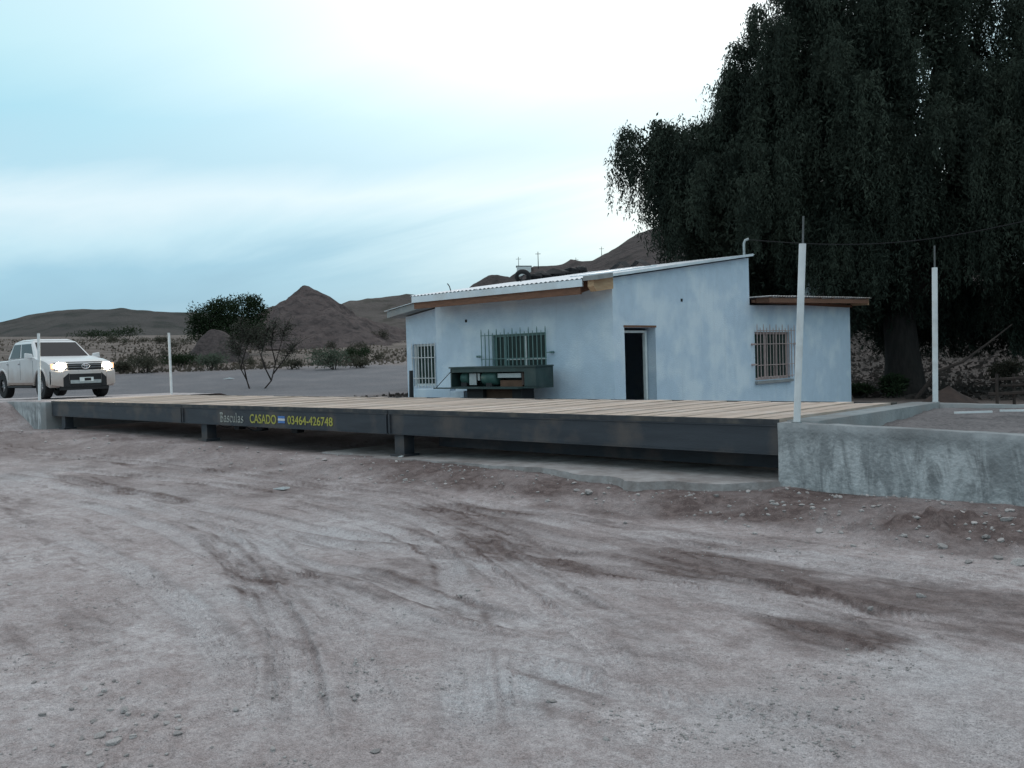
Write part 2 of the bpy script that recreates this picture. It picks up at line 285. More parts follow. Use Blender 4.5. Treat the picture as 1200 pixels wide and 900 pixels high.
# ---- mesh builders
def origin(o):
    v = Vector((0, 0, 0))
    while o is not None: v += Vector(o.location); o = o.parent
    return v
class MB:
    def __init__(s): s.v = []; s.f = []
    def quad(s, *pts):
        i = len(s.v); s.v += [tuple(p) for p in pts]; s.f.append(tuple(range(i, i + len(pts)))); return s
    def box(s, x0, x1, y0, y1, z0, z1):
        i = len(s.v)
        s.v += [(x0, y0, z0), (x1, y0, z0), (x1, y1, z0), (x0, y1, z0), (x0, y0, z1), (x1, y0, z1), (x1, y1, z1), (x0, y1, z1)]
        s.f += [tuple(i + k for k in q) for q in ((3, 2, 1, 0), (4, 5, 6, 7), (0, 1, 5, 4), (1, 2, 6, 5), (2, 3, 7, 6), (3, 0, 4, 7))]; return s
    def hexa(s, pts):     # bottom four then top four
        i = len(s.v); s.v += [tuple(p) for p in pts]
        s.f += [tuple(i + k for k in q) for q in ((3, 2, 1, 0), (4, 5, 6, 7), (0, 1, 5, 4), (1, 2, 6, 5), (2, 3, 7, 6), (3, 0, 4, 7))]; return s
    def prism(s, poly, axis, a, b):   # poly of 2D points extruded along axis
        n = len(poly); i = len(s.v)
        def P(p, k):
            if axis == 'x': return (k, p[0], p[1])
            if axis == 'y': return (p[0], k, p[1])
            return (p[0], p[1], k)
        s.v += [P(p, a) for p in poly] + [P(p, b) for p in poly]
        s.f += [tuple(range(i, i + n)), tuple(range(i + 2 * n - 1, i + n - 1, -1))]
        s.f += [(i + k, i + (k + 1) % n, i + n + (k + 1) % n, i + n + k) for k in range(n)]; return s
    def tube(s, pts, rad, seg=8, cap=True):
        pts = [Vector(p) for p in pts]; n = len(pts)
        if not isinstance(rad, (list, tuple)): rad = [rad] * n
        i = len(s.v); prev = None
        for k, p in enumerate(pts):
            d = (pts[min(k + 1, n - 1)] - pts[max(k - 1, 0)]).normalized()
            ref = prev if prev is not None else (Vector((1, 0, 0)) if abs(d.x) < .8 else Vector((0, 1, 0)))
            a = (ref - d * ref.dot(d)).normalized(); b = d.cross(a); prev = a
            for j in range(seg):
                t = 2 * math.pi * j / seg; s.v.append(tuple(p + (a * math.cos(t) + b * math.sin(t)) * rad[k]))
        for k in range(n - 1):
            for j in range(seg):
                s.f.append((i + k * seg + j, i + k * seg + (j + 1) % seg, i + (k + 1) * seg + (j + 1) % seg, i + (k + 1) * seg + j))
        if cap:
            s.f.append(tuple(i + j for j in range(seg - 1, -1, -1))); s.f.append(tuple(i + (n - 1) * seg + j for j in range(seg)))
        return s
    def build(s, name, m, parent=None, smooth=False, bevel=0.0, fix=False):
        o3 = origin(parent)
        me = bpy.data.meshes.new(name); me.from_pydata([(v[0] - o3.x, v[1] - o3.y, v[2] - o3.z) for v in s.v], [], s.f)
        if fix:
            bm = bmesh.new(); bm.from_mesh(me); bmesh.ops.recalc_face_normals(bm, faces=bm.faces); bm.to_mesh(me); bm.free()
        me.materials.append(m if not isinstance(m, str) else M[m]); me.update()
        if smooth: me.shade_smooth()
        o = bpy.data.objects.new(name, me); COL.objects.link(o); o.parent = parent
        if bevel:
            b = o.modifiers.new('bevel', 'BEVEL'); b.width = bevel; b.segments = 2; b.limit_method = 'ANGLE'
        return o
def box(name, m, parent, x0, x1, y0, y1, z0, z1, bevel=0.0): return MB().box(x0, x1, y0, y1, z0, z1).build(name, m, parent, bevel=bevel)
def npmesh(name, V, F, m, parent=None, smooth=False):
    o3 = origin(parent); V = np.asarray(V, dtype=np.float32) - np.array(o3, dtype=np.float32); F = np.asarray(F, dtype=np.int32)
    me = bpy.data.meshes.new(name); k = F.shape[1]
    me.vertices.add(len(V)); me.vertices.foreach_set('co', V.ravel())
    me.loops.add(F.size); me.loops.foreach_set('vertex_index', F.ravel())
    me.polygons.add(len(F)); me.polygons.foreach_set('loop_start', np.arange(0, F.size, k, dtype=np.int32))
    me.update(calc_edges=True); me.materials.append(M[m] if isinstance(m, str) else m)
    if smooth: me.shade_smooth()
    o = bpy.data.objects.new(name, me); COL.objects.link(o); o.parent = parent
    return o
def tag(o, label=None, cat=None, group=None, kind=None):
    if label: o['label'] = label
    if cat: o['category'] = cat
    if group: o['group'] = group
    if kind: o['kind'] = kind
    return o
def thing(name, label, cat, loc=(0, 0, 0), group=None):
    o = bpy.data.objects.new(name, None); COL.objects.link(o); o.location = loc; o.empty_display_size = .2
    return tag(o, label, cat, group)
def grid_faces(nr, nc, wrap=False):
    i = np.arange(nr - 1)[:, None]; j = np.arange(nc if wrap else nc - 1)[None, :]
    a = i * nc + j; b = i * nc + (j + 1) % nc
    return np.stack([a, b, b + nc, a + nc], -1).reshape(-1, 4)

ZD = 0.826            # top of the weighbridge deck

# ------------------------------------------------------------------ ground sheet
def seg_dist(x, y, pl):
    best = np.full(x.shape, 1e9); along = np.zeros(x.shape); acc = 0.0
    for (ax, ay), (bx, by) in zip(pl[:-1], pl[1:]):
        dx, dy = bx - ax, by - ay; l = math.hypot(dx, dy)
        t = np.clip(((x - ax) * dx + (y - ay) * dy) / (l * l), 0, 1)
        cxx = x - ax - t * dx; cyy = y - ay - t * dy; d = np.hypot(cxx, cyy); sg = np.sign(cxx * dy - cyy * dx)
        mk = d < np.abs(best); best = np.where(mk, d * np.where(sg == 0, 1, sg), best); along = np.where(mk, acc + t * l, along); acc += l
    return best, along
def gpath(pix):
    pts = [on_z(px, py, 0.0) for px, py in pix]
    P = [np.array((p.x, p.y)) for p in pts]; o_ = []
    for i in range(len(P) - 1):          # Catmull-Rom
        p0 = P[max(i - 1, 0)]; p1 = P[i]; p2 = P[i + 1]; p3 = P[min(i + 2, len(P) - 1)]
        for t in np.linspace(0, 1, 7)[:-1]:
            o_.append(tuple(.5 * ((2 * p1) + (p2 - p0) * t + (2 * p0 - 5 * p1 + 4 * p2 - p3) * t * t + (3 * p1 - p0 - 3 * p2 + p3) * t ** 3)))
    o_.append(tuple(P[-1])); return o_
RUTS = [ # pixel path on the ground, half width, depth, tread
    ([(200, 602), (262, 640), (300, 690), (335, 745), (350, 820), (352, 900)], .11, .022, 1),
    ([(300, 622), (345, 658), (425, 672), (505, 698), (580, 722), (690, 745)], .12, .030, 0),
    ([(455, 576), (525, 604), (575, 640), (650, 690), (725, 735)], .10, .034, 0),
    ([(330, 590), (400, 606), (470, 624), (520, 650), (545, 710), (548, 790), (535, 900)], .12, .020, 1),
    ([(20, 552), (140, 575), (260, 600), (420, 628), (600, 640), (800, 672), (1000, 712), (1190, 770)], .13, .024, 0),
    ([(20, 530), (180, 545), (340, 565), (520, 590), (700, 620), (900, 655), (1190, 700)], .13, .026, 0),
    ([(0, 610), (90, 640), (190, 690), (270, 770), (300, 890)], .11, .012, 1),
    ([(640, 655), (760, 672), (900, 690), (1040, 720), (1190, 742)], .12, .030, 1),
    ([(560, 760), (700, 800), (860, 830), (1100, 850)], .12, .010, 1),
    ([(610, 890), (600, 800), (585, 740), (540, 690)], .11, .014, 1),
    ([(215, 610), (285, 655), (330, 712), (362, 790), (372, 890)], .10, .018, 1),
    ([(440, 588), (520, 622), (570, 660), (640, 712), (705, 760), (760, 840)], .10, .020, 1),
    ([(0, 575), (120, 598), (230, 640), (330, 690), (470, 735), (640, 760), (820, 790)], .11, .018, 0),
    ([(150, 590), (300, 640), (380, 700), (430, 780), (450, 890)], .11, .012, 1),
    ([(640, 600), (760, 630), (880, 668), (1010, 720), (1190, 800)], .10, .022, 0),
    ([(0, 545), (200, 562), (400, 590), (560, 622), (720, 660), (900, 720), (1100, 800)], .11, .018, 1),
    ([(700, 690), (830, 702), (960, 730), (1190, 790)], .10, .026, 0)]
RUTS = [(gpath(a), b, c, d) for a, b, c, d in RUTS]
def offset_path(pl, o):
    a = np.array(pl); t = np.gradient(a, axis=0); t /= np.linalg.norm(t, axis=1, keepdims=True) + 1e-9
    return [tuple(v) for v in a + np.stack([-t[:, 1], t[:, 0]], -1) * o]
RUTS += [(offset_path(a, (.33, -.36, .30)[i % 3]), b * .9, c * .6, (i + 1) % 2) for i, (a, b, c, d) in enumerate(RUTS) if i in (0, 1, 2, 4, 5, 7, 11, 13, 15)]
DAMP = [((700, 655), .40), ((760, 662), .38), ((850, 690), .5), ((910, 735), .38), ((905, 768), .25), ((860, 745), .2), ((960, 690), .55), ((1040, 695), .7), ((1120, 715), .75), ((1200, 735), .75), ((1290, 745), .9),
        ((1000, 660), .5), ((590, 640), .35), ((240, 575), .7), ((75, 600), .7), ((200, 640), .4), ((175, 745), .30), ((660, 735), .10), ((735, 735), .09), ((420, 600), .4), ((100, 545), 1.0)]
DAMP = [(on_z(p[0], p[1], 0.0), r) for p, r in DAMP]
DUST = [((200, 580), 1.3), ((420, 620), 1.0), ((300, 690), .7), ((560, 660), .6), ((620, 800), .5), ((900, 840), .5), ((1120, 800), .5), ((1150, 860), .4), ((520, 720), .5), ((30, 560), 2.0)]
DUST = [(on_z(p[0], p[1], 0.0), r) for p, r in DUST]

def height(x, y, near=True):
    r = np.hypot(x - CAM.x, y - CAM.y)
    h = .05 * fbm(x * .16, y * .16, 3, 1) * sstep(1.5, 8, r)
    rise = np.clip(r - 60, 0, None)
    h = h + np.where(r < 95, .040 * rise, np.where(r < 160, 1.4 + .068 * (r - 95), 5.82 + .038 * (r - 160)))
    h = h + .5 * fbm(x * .03, y * .03, 4, 5) * sstep(62, 120, r)
    # rubble slope behind the big tree, to the right of the house
    h = h + 5.5 * sstep(26, 62, y + .35 * x) * sstep(-42, -8, x + .15 * y) * (1 + .25 * fbm(x * .2, y * .2, 4, 8)) * (1 - sstep(150, 260, r))
    # made ground that carries the weighbridge
    bank = sstep(-1.75, -.55, y + .25 * fbm(x * .8, y * .8, 3, 21)) * sstep(-24, -19, x) * (1 - sstep(9, 13, x)) * (1 - .25 * sstep(4, 7, y)) * (1 - sstep(22, 30, y))
    h = h + .125 * bank
    # loose spoil thrown up along the wall and the footing
    sp = np.exp(-((y + 1.05 + .15 * fbm(x * .5, y * 0 + 3, 2, 31)) / .42) ** 2) * sstep(-9, -4, x) * (1 - sstep(9, 12, x)) * (.35 + .65 * sstep(-1.0, .6, x))
    sp2 = np.exp(-((y + .9) / .5) ** 2) * sstep(-22, -12, x) * (1 - sstep(-9, -5, x))
    h = h + (.06 * sp + .03 * sp2) * (.7 + 1.3 * fbm(x * 1.8, y * 1.8, 4, 33))
    lump = np.exp(-((y + .32) / .22) ** 2) * sstep(-.2, .4, x) * (.045 + .09 * np.clip(fbm(x * 1.3, y * .6, 2, 35), -.3, 1))
    h = h + lump
    # the hollow dug out below the deck on the left
    h = h - .10 * np.exp(-((x + 9.2) / 2.2) ** 2 - ((y - 1.0) / 1.3) ** 2)
    if near:
        nr = 1 - sstep(14, 26, r)
        h = h + .020 * fbm(x * 1.3, y * 1.3, 4, 41) * nr + .0085 * fbm(x * 7, y * 7, 4, 43, .6) * nr
        cl = np.clip(fbm(x * 6.5, y * 6.5, 3, 45, .6) - .12, 0, 1); h = h + (.15 * sp + .05 * sp2) * cl
        for (qx, qy), rr in (((140, 850), .32), ((100, 800), .35), ((180, 880), .3)):
            c = on_z(qx, qy, 0); g = np.exp(-((x - c.x) ** 2 + (y - c.y) ** 2) / rr ** 2)
            h = h + g * .02 * np.clip(fbm(x * 14, y * 14, 3, 47), -.2, 1)
    return h
def ground_all(x, y):
    h = height(x, y); r = np.hypot(x - CAM.x, y - CAM.y); sel = (r < 27)
    xs, ys = x[sel], y[sel]; dz = np.zeros_like(xs); worn = np.zeros_like(xs); edge = np.zeros_like(xs); grv = np.zeros_like(xs)
    wx = xs + .03 * fbm(xs * 1.1, ys * 1.1, 2, 61); wy = ys + .03 * fbm(xs * 1.1, ys * 1.1, 2, 67)
    for pl, hw, dep, tread in RUTS:
        a = np.array(pl); mk = (wx > a[:, 0].min() - .6) & (wx < a[:, 0].max() + .6) & (wy > a[:, 1].min() - .6) & (wy < a[:, 1].max() + .6)
        if not mk.any(): continue
        d, al = seg_dist(wx[mk], wy[mk], pl); ad = np.abs(d)
        brk = np.clip(.70 + .65 * fbm(al * .7, ad * 0 + hw * 90, 3, 71), 0, 1)
        endf = sstep(0, .7, al) * sstep(0, .7, al.max() - al)
        k = brk * endf
        prof = -dep * (1 - sstep(hw * .55, hw * 1.15, ad)) + dep * .75 * np.exp(-((ad - hw * 1.45) / (hw * .35)) ** 2) * (.6 + .8 * fbm(al * 4, d * 6, 2, 73))
        z = .85 * prof * k
        if tread:
            ch = np.sin((al + .55 * ad) * 2 * math.pi / .062); z = z + 0.007 * np.clip(ch * 2.5, -1, 1) * (1 - sstep(hw * .75, hw, ad)) * k * (ad > .012)
        dm_ = dz[mk]; dz[mk] = np.where(np.abs(z) > np.abs(dm_), z, dm_); rb = (.5 - .5 * np.cos(d * 2 * math.pi / .052)) * (1 - sstep(hw * .85, hw, ad)) * k; tl = (.5 + .5 * np.clip(np.sin((al + .55 * ad) * 2 * math.pi / .062) * 3, -1, 1)) * (1 - sstep(hw * .85, hw, ad)) * k if tread else rb
        grv[mk] = np.maximum(grv[mk], .55 * rb + .75 * tl); edge[mk] = np.maximum(edge[mk], np.exp(-((ad - hw * 1.12 - .02 * fbm(al * 3, ad * 0 + 7, 3, 75)) / .032) ** 2) * k * np.clip(.35 + dep / .03 * .9 + .8 * fbm(al * 2.2, ad * 0 + hw * 50, 3, 77), 0, 1.3)); worn[mk] = np.maximum(worn[mk], (1 - sstep(hw * .8, hw * 1.6, ad)) * k)
    h[sel] += dz
    # colours
    col = np.zeros(x.shape + (4,), np.float32)
    n = fbm(x * 1.7, y * 1.7, 4, 81) ; n2 = fbm(x * .45, y * .45, 4, 83)
    dust = np.zeros_like(x)
    strip = np.exp(-((y + 3.1 + .25 * n2) / .72) ** 2) * sstep(-1.6, .8, x) * .85
    lobe = np.maximum(np.exp(-(((x - 2.4) / .5) ** 2 + ((y + 4.1) / .42) ** 2)), .8 * np.exp(-(((x - .2) / .9) ** 2 + ((y + 3.6) / .3) ** 2)))
    st = fbm(x * .9 + .3 * y, y * 2.4, 5, 85, .65); stk = fbm(x * 1.3 + .2 * y, y * 9 + x * .8, 4, 89, .65) * sstep(3.5, 7, r); st2 = fbm(x * .30, y * .85, 5, 87, .55)
    damp = sstep(.34, .80, np.maximum(strip, lobe) + .48 * st) * .85 * (r < 40)
    damp = np.maximum(damp, (sstep(.02, .5, st2 + .25 * st) * .62 * sstep(5, 9, r) + sstep(.18, .6, st) * .38 + sstep(.15, .6, stk) * .45) * (r < 45))
    spoil = sstep(-1.9, -1.2, y + .35 * n) * (1 - sstep(.6, 1.3, y)) * sstep(-9, -5, x) * (1 - sstep(9, 12, x)) * (r < 60)
    spoil2 = sstep(-5.2, -1.6, y + 1.2 * n) * (1 - sstep(4, 5, y)) * sstep(-32, -18, x) * (1 - sstep(-6, 1, x)) * .72
    for c, rr in DUST:
        d = np.hypot(x - c.x, y - c.y) / rr; dust = np.maximum(dust, np.exp(-d * d * 1.4))
    dust = np.clip(dust * (.55 + .7 * n), 0, 1) * .62
    wf = np.zeros_like(x); wf[sel] = worn; ef = np.zeros_like(x); ef[sel] = edge + .30 * grv  # darker loose soil plus small shadows painted along rut edges and grooves
    col[..., 0] = np.clip(np.maximum.reduce([damp * .96, spoil * (.85 + .5 * n), spoil2 * (.7 + .6 * n)]) + .50 * ef * (.85 + .5 * st) - .15 * wf, 0, 1)
    col[..., 1] = np.clip(dust * (1 - col[..., 0]) + .34 * wf * (.7 + .6 * n), 0, .9)
    road = sstep(34, 52, r) * (1 - sstep(86, 100, r + 6 * n2)) * (1 - sstep(-16, -6, x))
    col[..., 0] = np.maximum(col[..., 0], .75 * sstep(14, 20, y) * sstep(-34, -24, x) * (r < 110) * (r > 24)); col[..., 2] = road * np.clip(.98 + .25 * n2, 0, 1)  # red also darkens the slope behind the tree, standing for shade
    col[..., 3] = sstep(86, 100, r + 8 * n2) * .95 + sstep(12, 17, y) * sstep(-34, -24, x) * .97 * (r < 86)
    return h, np.clip(col, 0, 1)
fa = math.atan2(AF.y, AF.x)
ang = np.concatenate([np.linspace(-R_(37), R_(37), 800), np.linspace(R_(37), 2 * math.pi - R_(37), 130)[1:-1]]) + fa
rad = np.concatenate([np.linspace(.2, 2.6, 8)[:-1], 1 / np.linspace(1 / 2.6, 1 / 26, 440), np.geomspace(26, 200, 90)[1:], np.geomspace(200, 3500, 30)[1:]])
rr_, aa_ = np.meshgrid(rad, ang, indexing='ij')
gx = CAM.x + rr_ * np.cos(aa_); gy = CAM.y + rr_ * np.sin(aa_)
gh, gcol = ground_all(gx, gy)
GV = np.stack([gx, gy, gh], -1).reshape(-1, 3)
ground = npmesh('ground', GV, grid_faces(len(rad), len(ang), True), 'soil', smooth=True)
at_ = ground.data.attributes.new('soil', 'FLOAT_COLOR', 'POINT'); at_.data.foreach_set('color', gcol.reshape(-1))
litter_shade = .95 * sstep(15, 19, gy) * sstep(-6, 2, gx + .62 * (gy - 15) + 26) * (rr_ < 130) * np.clip(.9 + .5 * fbm(gx * .3, gy * .3, 3, 99), 0, 1)  # leaf-litter tone under and behind the tree, with its shade painted in
ground.data.attributes.new('litter', 'FLOAT', 'POINT').data.foreach_set('value', litter_shade.astype(np.float32).ravel())
tag(ground, kind='structure')
def gz(x, y): return float(height(np.array([float(x)]), np.array([float(y)]))[0])

# ------------------------------------------------------------------ hills
def ridge(name, pix, back, front, m, seed, ns=160, nt=61, amp=.08):
    """a hill whose crest runs through the given points (pixel column, pixel row, distance)"""
    P = [at(*p) for p in pix]; xs = np.linspace(0, len(P) - 1, ns)
    cxyz = np.array([[np.interp(t, range(len(P)), [p[i] for p in P]) for i in range(3)] for t in xs])
    kk = np.ones(7) / 7; 
    cam2 = np.array([CAM.x, CAM.y])
    V = []
    ts = np.linspace(-1, 1, nt)
    for i in range(ns):
        c = cxyz[i]; d = c[:2] - cam2; d = d / np.linalg.norm(d)
        for t in ts:
            off = t * (back if t > 0 else front); s = 1 - abs(t)
            s = s ** 1.2
            V.append((c[0] + d[0] * off, c[1] + d[1] * off, c[2] * s - 3 * (1 - s) - (1.5 if abs(t) > .98 else 0)))
    V = np.array(V); hgt = np.clip(V[:, 2], 0, None); sc = 6.0 / front
    nz = fbm(V[:, 0] * sc, V[:, 1] * sc, 5, seed); gul = np.abs(fbm(V[:, 0] * sc * .8, V[:, 1] * sc * .8, 4, seed + 9))
    gul -= gul.mean(); V[:, 2] += hgt * amp * (nz * .8 - 1.6 * gul)
    o = npmesh(name, V, grid_faces(ns, nt), m, smooth=True); return tag(o, kind='structure')
ridge('hill', [(-260, 392, 620), (-120, 378, 620), (-30, 380, 620), (30, 371, 620), (80, 364, 620), (140, 362, 620), (190, 366, 620), (250, 368, 640), (330, 374, 660), (420, 384, 680), (520, 396, 700)], 260, 300, 'hill_far', 3)
ridge('hill', [(330, 388, 420), (380, 366, 420), (410, 353, 420), (440, 348, 420), (480, 346, 420), (540, 349, 420), (600, 356, 420), (700, 372, 430)], 180, 200, 'hill_mid', 13)
ridge('hill', [(505, 352, 330), (545, 342, 330), (560, 331, 330), (572, 325, 330), (590, 326, 330), (620, 334, 330), (660, 345, 330), (720, 366, 330)], 70, 90, 'hill_right', 23)
ridge('hill', [(520, 362, 250), (570, 342, 250), (605, 324, 250), (625, 318, 250), (660, 313, 250), (695, 304, 250), (722, 288, 250), (750, 272, 250), (800, 250, 250), (880, 225, 255), (980, 235, 260), (1100, 280, 265), (1250, 330, 270), (1450, 380, 280)], 120, 140, 'hill_right', 33, amp=.10)
# spoil heaps
def heap(name, label, px, py, d, base_px, seed, pw, m='heap', mul=1.0):
    a = at(px, py, d); n, k = 120, 34; V = []
    rb = base_px / FPX * d; zb = float(height(np.array([a.x]), np.array([a.y]), False)[0]) - 2.2
    th = np.linspace(0, 2 * math.pi, n, endpoint=False)
    for i in range(k):
        s = i / (k - 1)
        for t in th:
            q = rb * s * (1 + .16 * math.sin(t * 2 + seed) + .10 * math.sin(t * 3 + 2 * seed) + .05 * math.sin(t * 7 + seed))
            V.append((a.x + q * math.cos(t), a.y + q * math.sin(t), zb + (a.z - zb) * ((1 - s) ** pw if pw >= 1 else 1 - s ** 1.7) if s > .05 or pw < 1 else zb + (a.z - zb) * (1 - .6 * s - .015)))
    V = np.array(V); nz = fbm(V[:, 0] * .5, V[:, 1] * .5, 5, seed); V[:, 2] += (nz * .07 - .13 * (np.abs(fbm(V[:, 0] * .28, V[:, 1] * .28, 4, seed + 4)) - .2)) * (a.z - zb) * np.repeat(np.minimum(1, np.arange(k) / 4), n)
    o = npmesh(name, V, grid_faces(k, n, True), m, smooth=True)
    return tag(o, label, 'spoil heap', 'spoil heaps beyond the gravel road')
heap('spoil_heap', 'tall pointed cone of brown spoil behind the bare small trees', 357, 333, 150, 165, 2, 1.32)
heap('spoil_heap', 'low rounded spoil heap below the dense green tree', 252, 387, 100, 44, 5, .85)
heap('spoil_heap', 'broad low spoil heap beside the foot of the tall cone', 425, 372, 165, 120, 7, 1.2)
# ---- small things on the hill above the roof
c = at(614, 320, 248); hut = thing('hilltop_hut', 'tiny pale hut on the hilltop above the roof', 'hut', (c.x, c.y, c.z - 1.0))
for a_, b_, z0, z1, nm, mm in ((-1.9, 1.9, -.5, 2.6, 'wall', 'white_frame'), (-2.1, 2.1, 2.6, 2.85, 'roof', 'dark_iron')):
    q = MB()
    q.hexa([tuple(Vector((c.x, c.y, c.z - 1)) + AX * x_ + Vector((-AX.y, AX.x, 0)) * y_ + Vector((0, 0, z_))) for z_ in (z0, z1) for x_, y_ in ((a_, -1.5), (b_, -1.5), (b_, 1.5), (a_, 1.5))]).build(nm, mm, hut)
def mast(px, py0, py1, d, label, r=.10):
    a = at(px, py0, d); b = at(px, py1, d)
    t = thing('mast', label, 'mast', (a.x, a.y, a.z - 1.2))
    MB().tube([(a.x, a.y, a.z - 1.2), (a.x, a.y, b.z)], [r, r * .6], 6).build('pole', 'dark_iron', t)
    MB().tube([(a.x - .5, a.y - .5, b.z - .6), (a.x + .5, a.y + .5, b.z - .6)], r * .5, 5).build('crossarm', 'dark_iron', t)
mast(608, 318, 301, 248, 'thin mast at the left wall of the hilltop hut')
mast(631, 318, 295, 248, 'tall mast standing right of the hilltop hut', .14)
mast(675, 309, 302, 250, 'short pole on the hillside right of the two tiny trees')
mast(705, 296, 289, 250, 'short crossarm pole high on the slope beside the big tree')

# ------------------------------------------------------------------ vegetation
def leaves(P, D, Ln, W, spread=None):
    """rhombic leaf quads from base points P along D"""
    n = len(P); D = D / np.linalg.norm(D, axis=1, keepdims=True)
    rv = rng.normal(size=(n, 3)); S_ = np.cross(D, rv); S_ /= np.linalg.norm(S_, axis=1, keepdims=True) + 1e-9
    Ln = np.broadcast_to(Ln, (n,))[:, None]; W = np.broadcast_to(W, (n,))[:, None]
    a = P; b = P + D * Ln * .45 + S_ * W * .5; c_ = P + D * Ln; d = P + D * Ln * .45 - S_ * W * .5
    V = np.stack([a, b, c_, d], 1).reshape(-1, 3); F = np.arange(4 * n).reshape(n, 4)
    return V, F
def tri_leaves(P, D, Ln, W):
    n = len(P); D = D / np.linalg.norm(D, axis=1, keepdims=True)
    rv = rng.normal(size=(n, 3)); S_ = np.cross(D, rv); S_ /= np.linalg.norm(S_, axis=1, keepdims=True) + 1e-9
    Ln = np.broadcast_to(Ln, (n,))[:, None]; W = np.broadcast_to(W, (n,))[:, None]
    V = np.stack([P + S_ * W * .5, P + D * Ln, P - S_ * W * .5], 1).reshape(-1, 3)
    return V, np.arange(3 * n).reshape(n, 3)
def blob(lobes, n, size, seed=0, shell=.55):
    """leaf cloud through a set of ellipsoid lobes ((x,y,z),(rx,ry,rz))"""
    tot = sum(l[1][0] * l[1][2] for l in lobes); P = []; D = []
    for c_, r3 in lobes:
        k = int(n * r3[0] * r3[2] / tot); v = rng.normal(size=(k, 3)); v /= np.linalg.norm(v, axis=1, keepdims=True)
        rr = (1 - shell * rng.random(k) ** 1.6)[:, None] * (1 + .18 * rng.normal(size=(k, 1)))
        P.append(np.array(c_) + v * rr * np.array(r3)); D.append(v * .7 + rng.normal(size=(k, 3)) * .7 + np.array((0, 0, .2)))
    P = np.concatenate(P); D = np.concatenate(D)
    return leaves(P, D, size * (.7 + .7 * rng.random(len(P))), size * .42)
def shrub(px, py_base, d, wpx, hpx, label, m='leaf_scrub', n=900, seed=1, name='desert_shrub', cat='shrub', group='desert shrubs beyond the gravel road', leaf=.22):
    b = at(px, py_base, d); z0 = gz(b.x, b.y); k = d / FPX; w_, h_ = wpx * k * .5, hpx * k
    t = thing(name, label, cat, (b.x, b.y, z0), group); rl = random.Random(seed); q = MB(); lob = []
    for i in range(7):
        a = rl.uniform(0, 6.28); r_ = w_ * rl.uniform(.1, .75); hh = h_ * rl.uniform(.45, .85)
        e_ = Vector((b.x + r_ * math.cos(a), b.y + r_ * math.sin(a), z0 + hh))
        q.tube([(b.x + .1 * math.cos(a), b.y + .1 * math.sin(a), z0 - .1), tuple(e_)], [.04, .012], 4)
        s_ = rl.uniform(.35, .6); lob.append(((e_.x, e_.y, z0 + hh * .85), (w_ * s_, w_ * s_, h_ * s_ * .6)))
    q.build('stem', 'twig', t)
    V, F = blob(lob, n, leaf, seed, .9); V[:, 2] = np.maximum(V[:, 2], z0 + .02); npmesh('crown', V, F, m, t)
    return t
shrub(207, 418, 92, 50, 17, 'dark flattened shrub just right of the far left white post', 'leaf_dark', 1500, 1)
shrub(172, 436, 84, 44, 22, 'rounded olive shrub left of the far left white post', 'leaf_scrub', 1400, 2)
shrub(143, 438, 84, 30, 14, 'small low shrub nearest to the pickup truck', 'leaf_scrub', 800, 3)
shrub(246, 432, 88, 50, 20, 'loose grey shrub under the low rounded heap', 'leaf_pale', 1300, 4)
shrub(392, 432, 84, 58, 26, 'pale green bushy shrub right of the bare small trees', 'leaf_pale', 1800, 5)
shrub(418, 420, 96, 34, 16, 'dark green shrub behind the pale green bushy one', 'leaf_dark', 1000, 6)
shrub(448, 396, 140, 26, 18, 'dark shrub on the slope left of the house eave', 'leaf_scrub', 700, 7)
shrub(105, 404, 200, 60, 14, 'long dark scrub clump behind the pickup truck cab', 'leaf_dark', 900, 8, leaf=.4)
shrub(150, 396, 240, 50, 18, 'distant dark scrub clump at the foot of the far hill', 'leaf_dark', 700, 9, leaf=.5)
shrub(425, 436, 86, 30, 10, 'low tan shrub at the edge of the gravel road', 'leaf_scrub', 600, 10)
shrub(340, 434, 86, 34, 14, 'low brown shrub behind the stems of the bare trees', 'leaf_scrub', 700, 12)
xr = random.Random(77); lob = []
for i in range(46):
    px = xr.choice((xr.uniform(132, 250), xr.uniform(340, 470), xr.uniform(132, 470))); d = 93 + 70 * xr.random() ** 1.5
    b = at(px, 430, d); k = d / FPX; w_, h_ = xr.uniform(5, 12) * k, xr.uniform(3, 6) * k; z0 = gz(b.x, b.y)
    for j in range(3): lob.append(((b.x + xr.gauss(0, w_ * .5), b.y + xr.gauss(0, w_ * .5), z0 + h_ * .7), (w_ * .6, w_ * .6, h_)))
V, F = blob(lob, 16000, .2, 3, .9); tag(npmesh('low_scrub', V, F, 'leaf_scrub'), 'low grey-brown scrub merging over the plain left of the house', 'scrub', kind='stuff')
# dense green tree
b = at(266, 402, 114); z0 = gz(b.x, b.y); t = thing('dense_tree', 'dense rounded dark green tree left of the tall spoil cone', 'tree', (b.x, b.y, z0))
MB().tube([(b.x, b.y, z0 - .2), (b.x + .1, b.y, z0 + 2), (b.x + .2, b.y + .1, z0 + 4)], [.3, .25, .15], 7).build('trunk', 'bark', t, smooth=True)
lob = []
for px, py, rw, rh in ((244, 372, 20, 15), (232, 380, 10, 11), (262, 366, 18, 16), (284, 361, 18, 14), (300, 366, 13, 14), (270, 384, 28, 12), (296, 384, 16, 10), (255, 360, 10, 8), (297, 353, 9, 7), (240, 392, 18, 9), (268, 395, 24, 9), (300, 394, 15, 9)):
    p_ = at(px, py, 114 + random.uniform(-1.5, 1.5)); k = 114 / FPX; lob.append(((p_.x, p_.y, p_.z), (rw * k, rw * k * 1.1, rh * k)))
V, F = blob(lob, 17000, .30, 2, .6); npmesh('crown', V, F, 'leaf_dark', t)
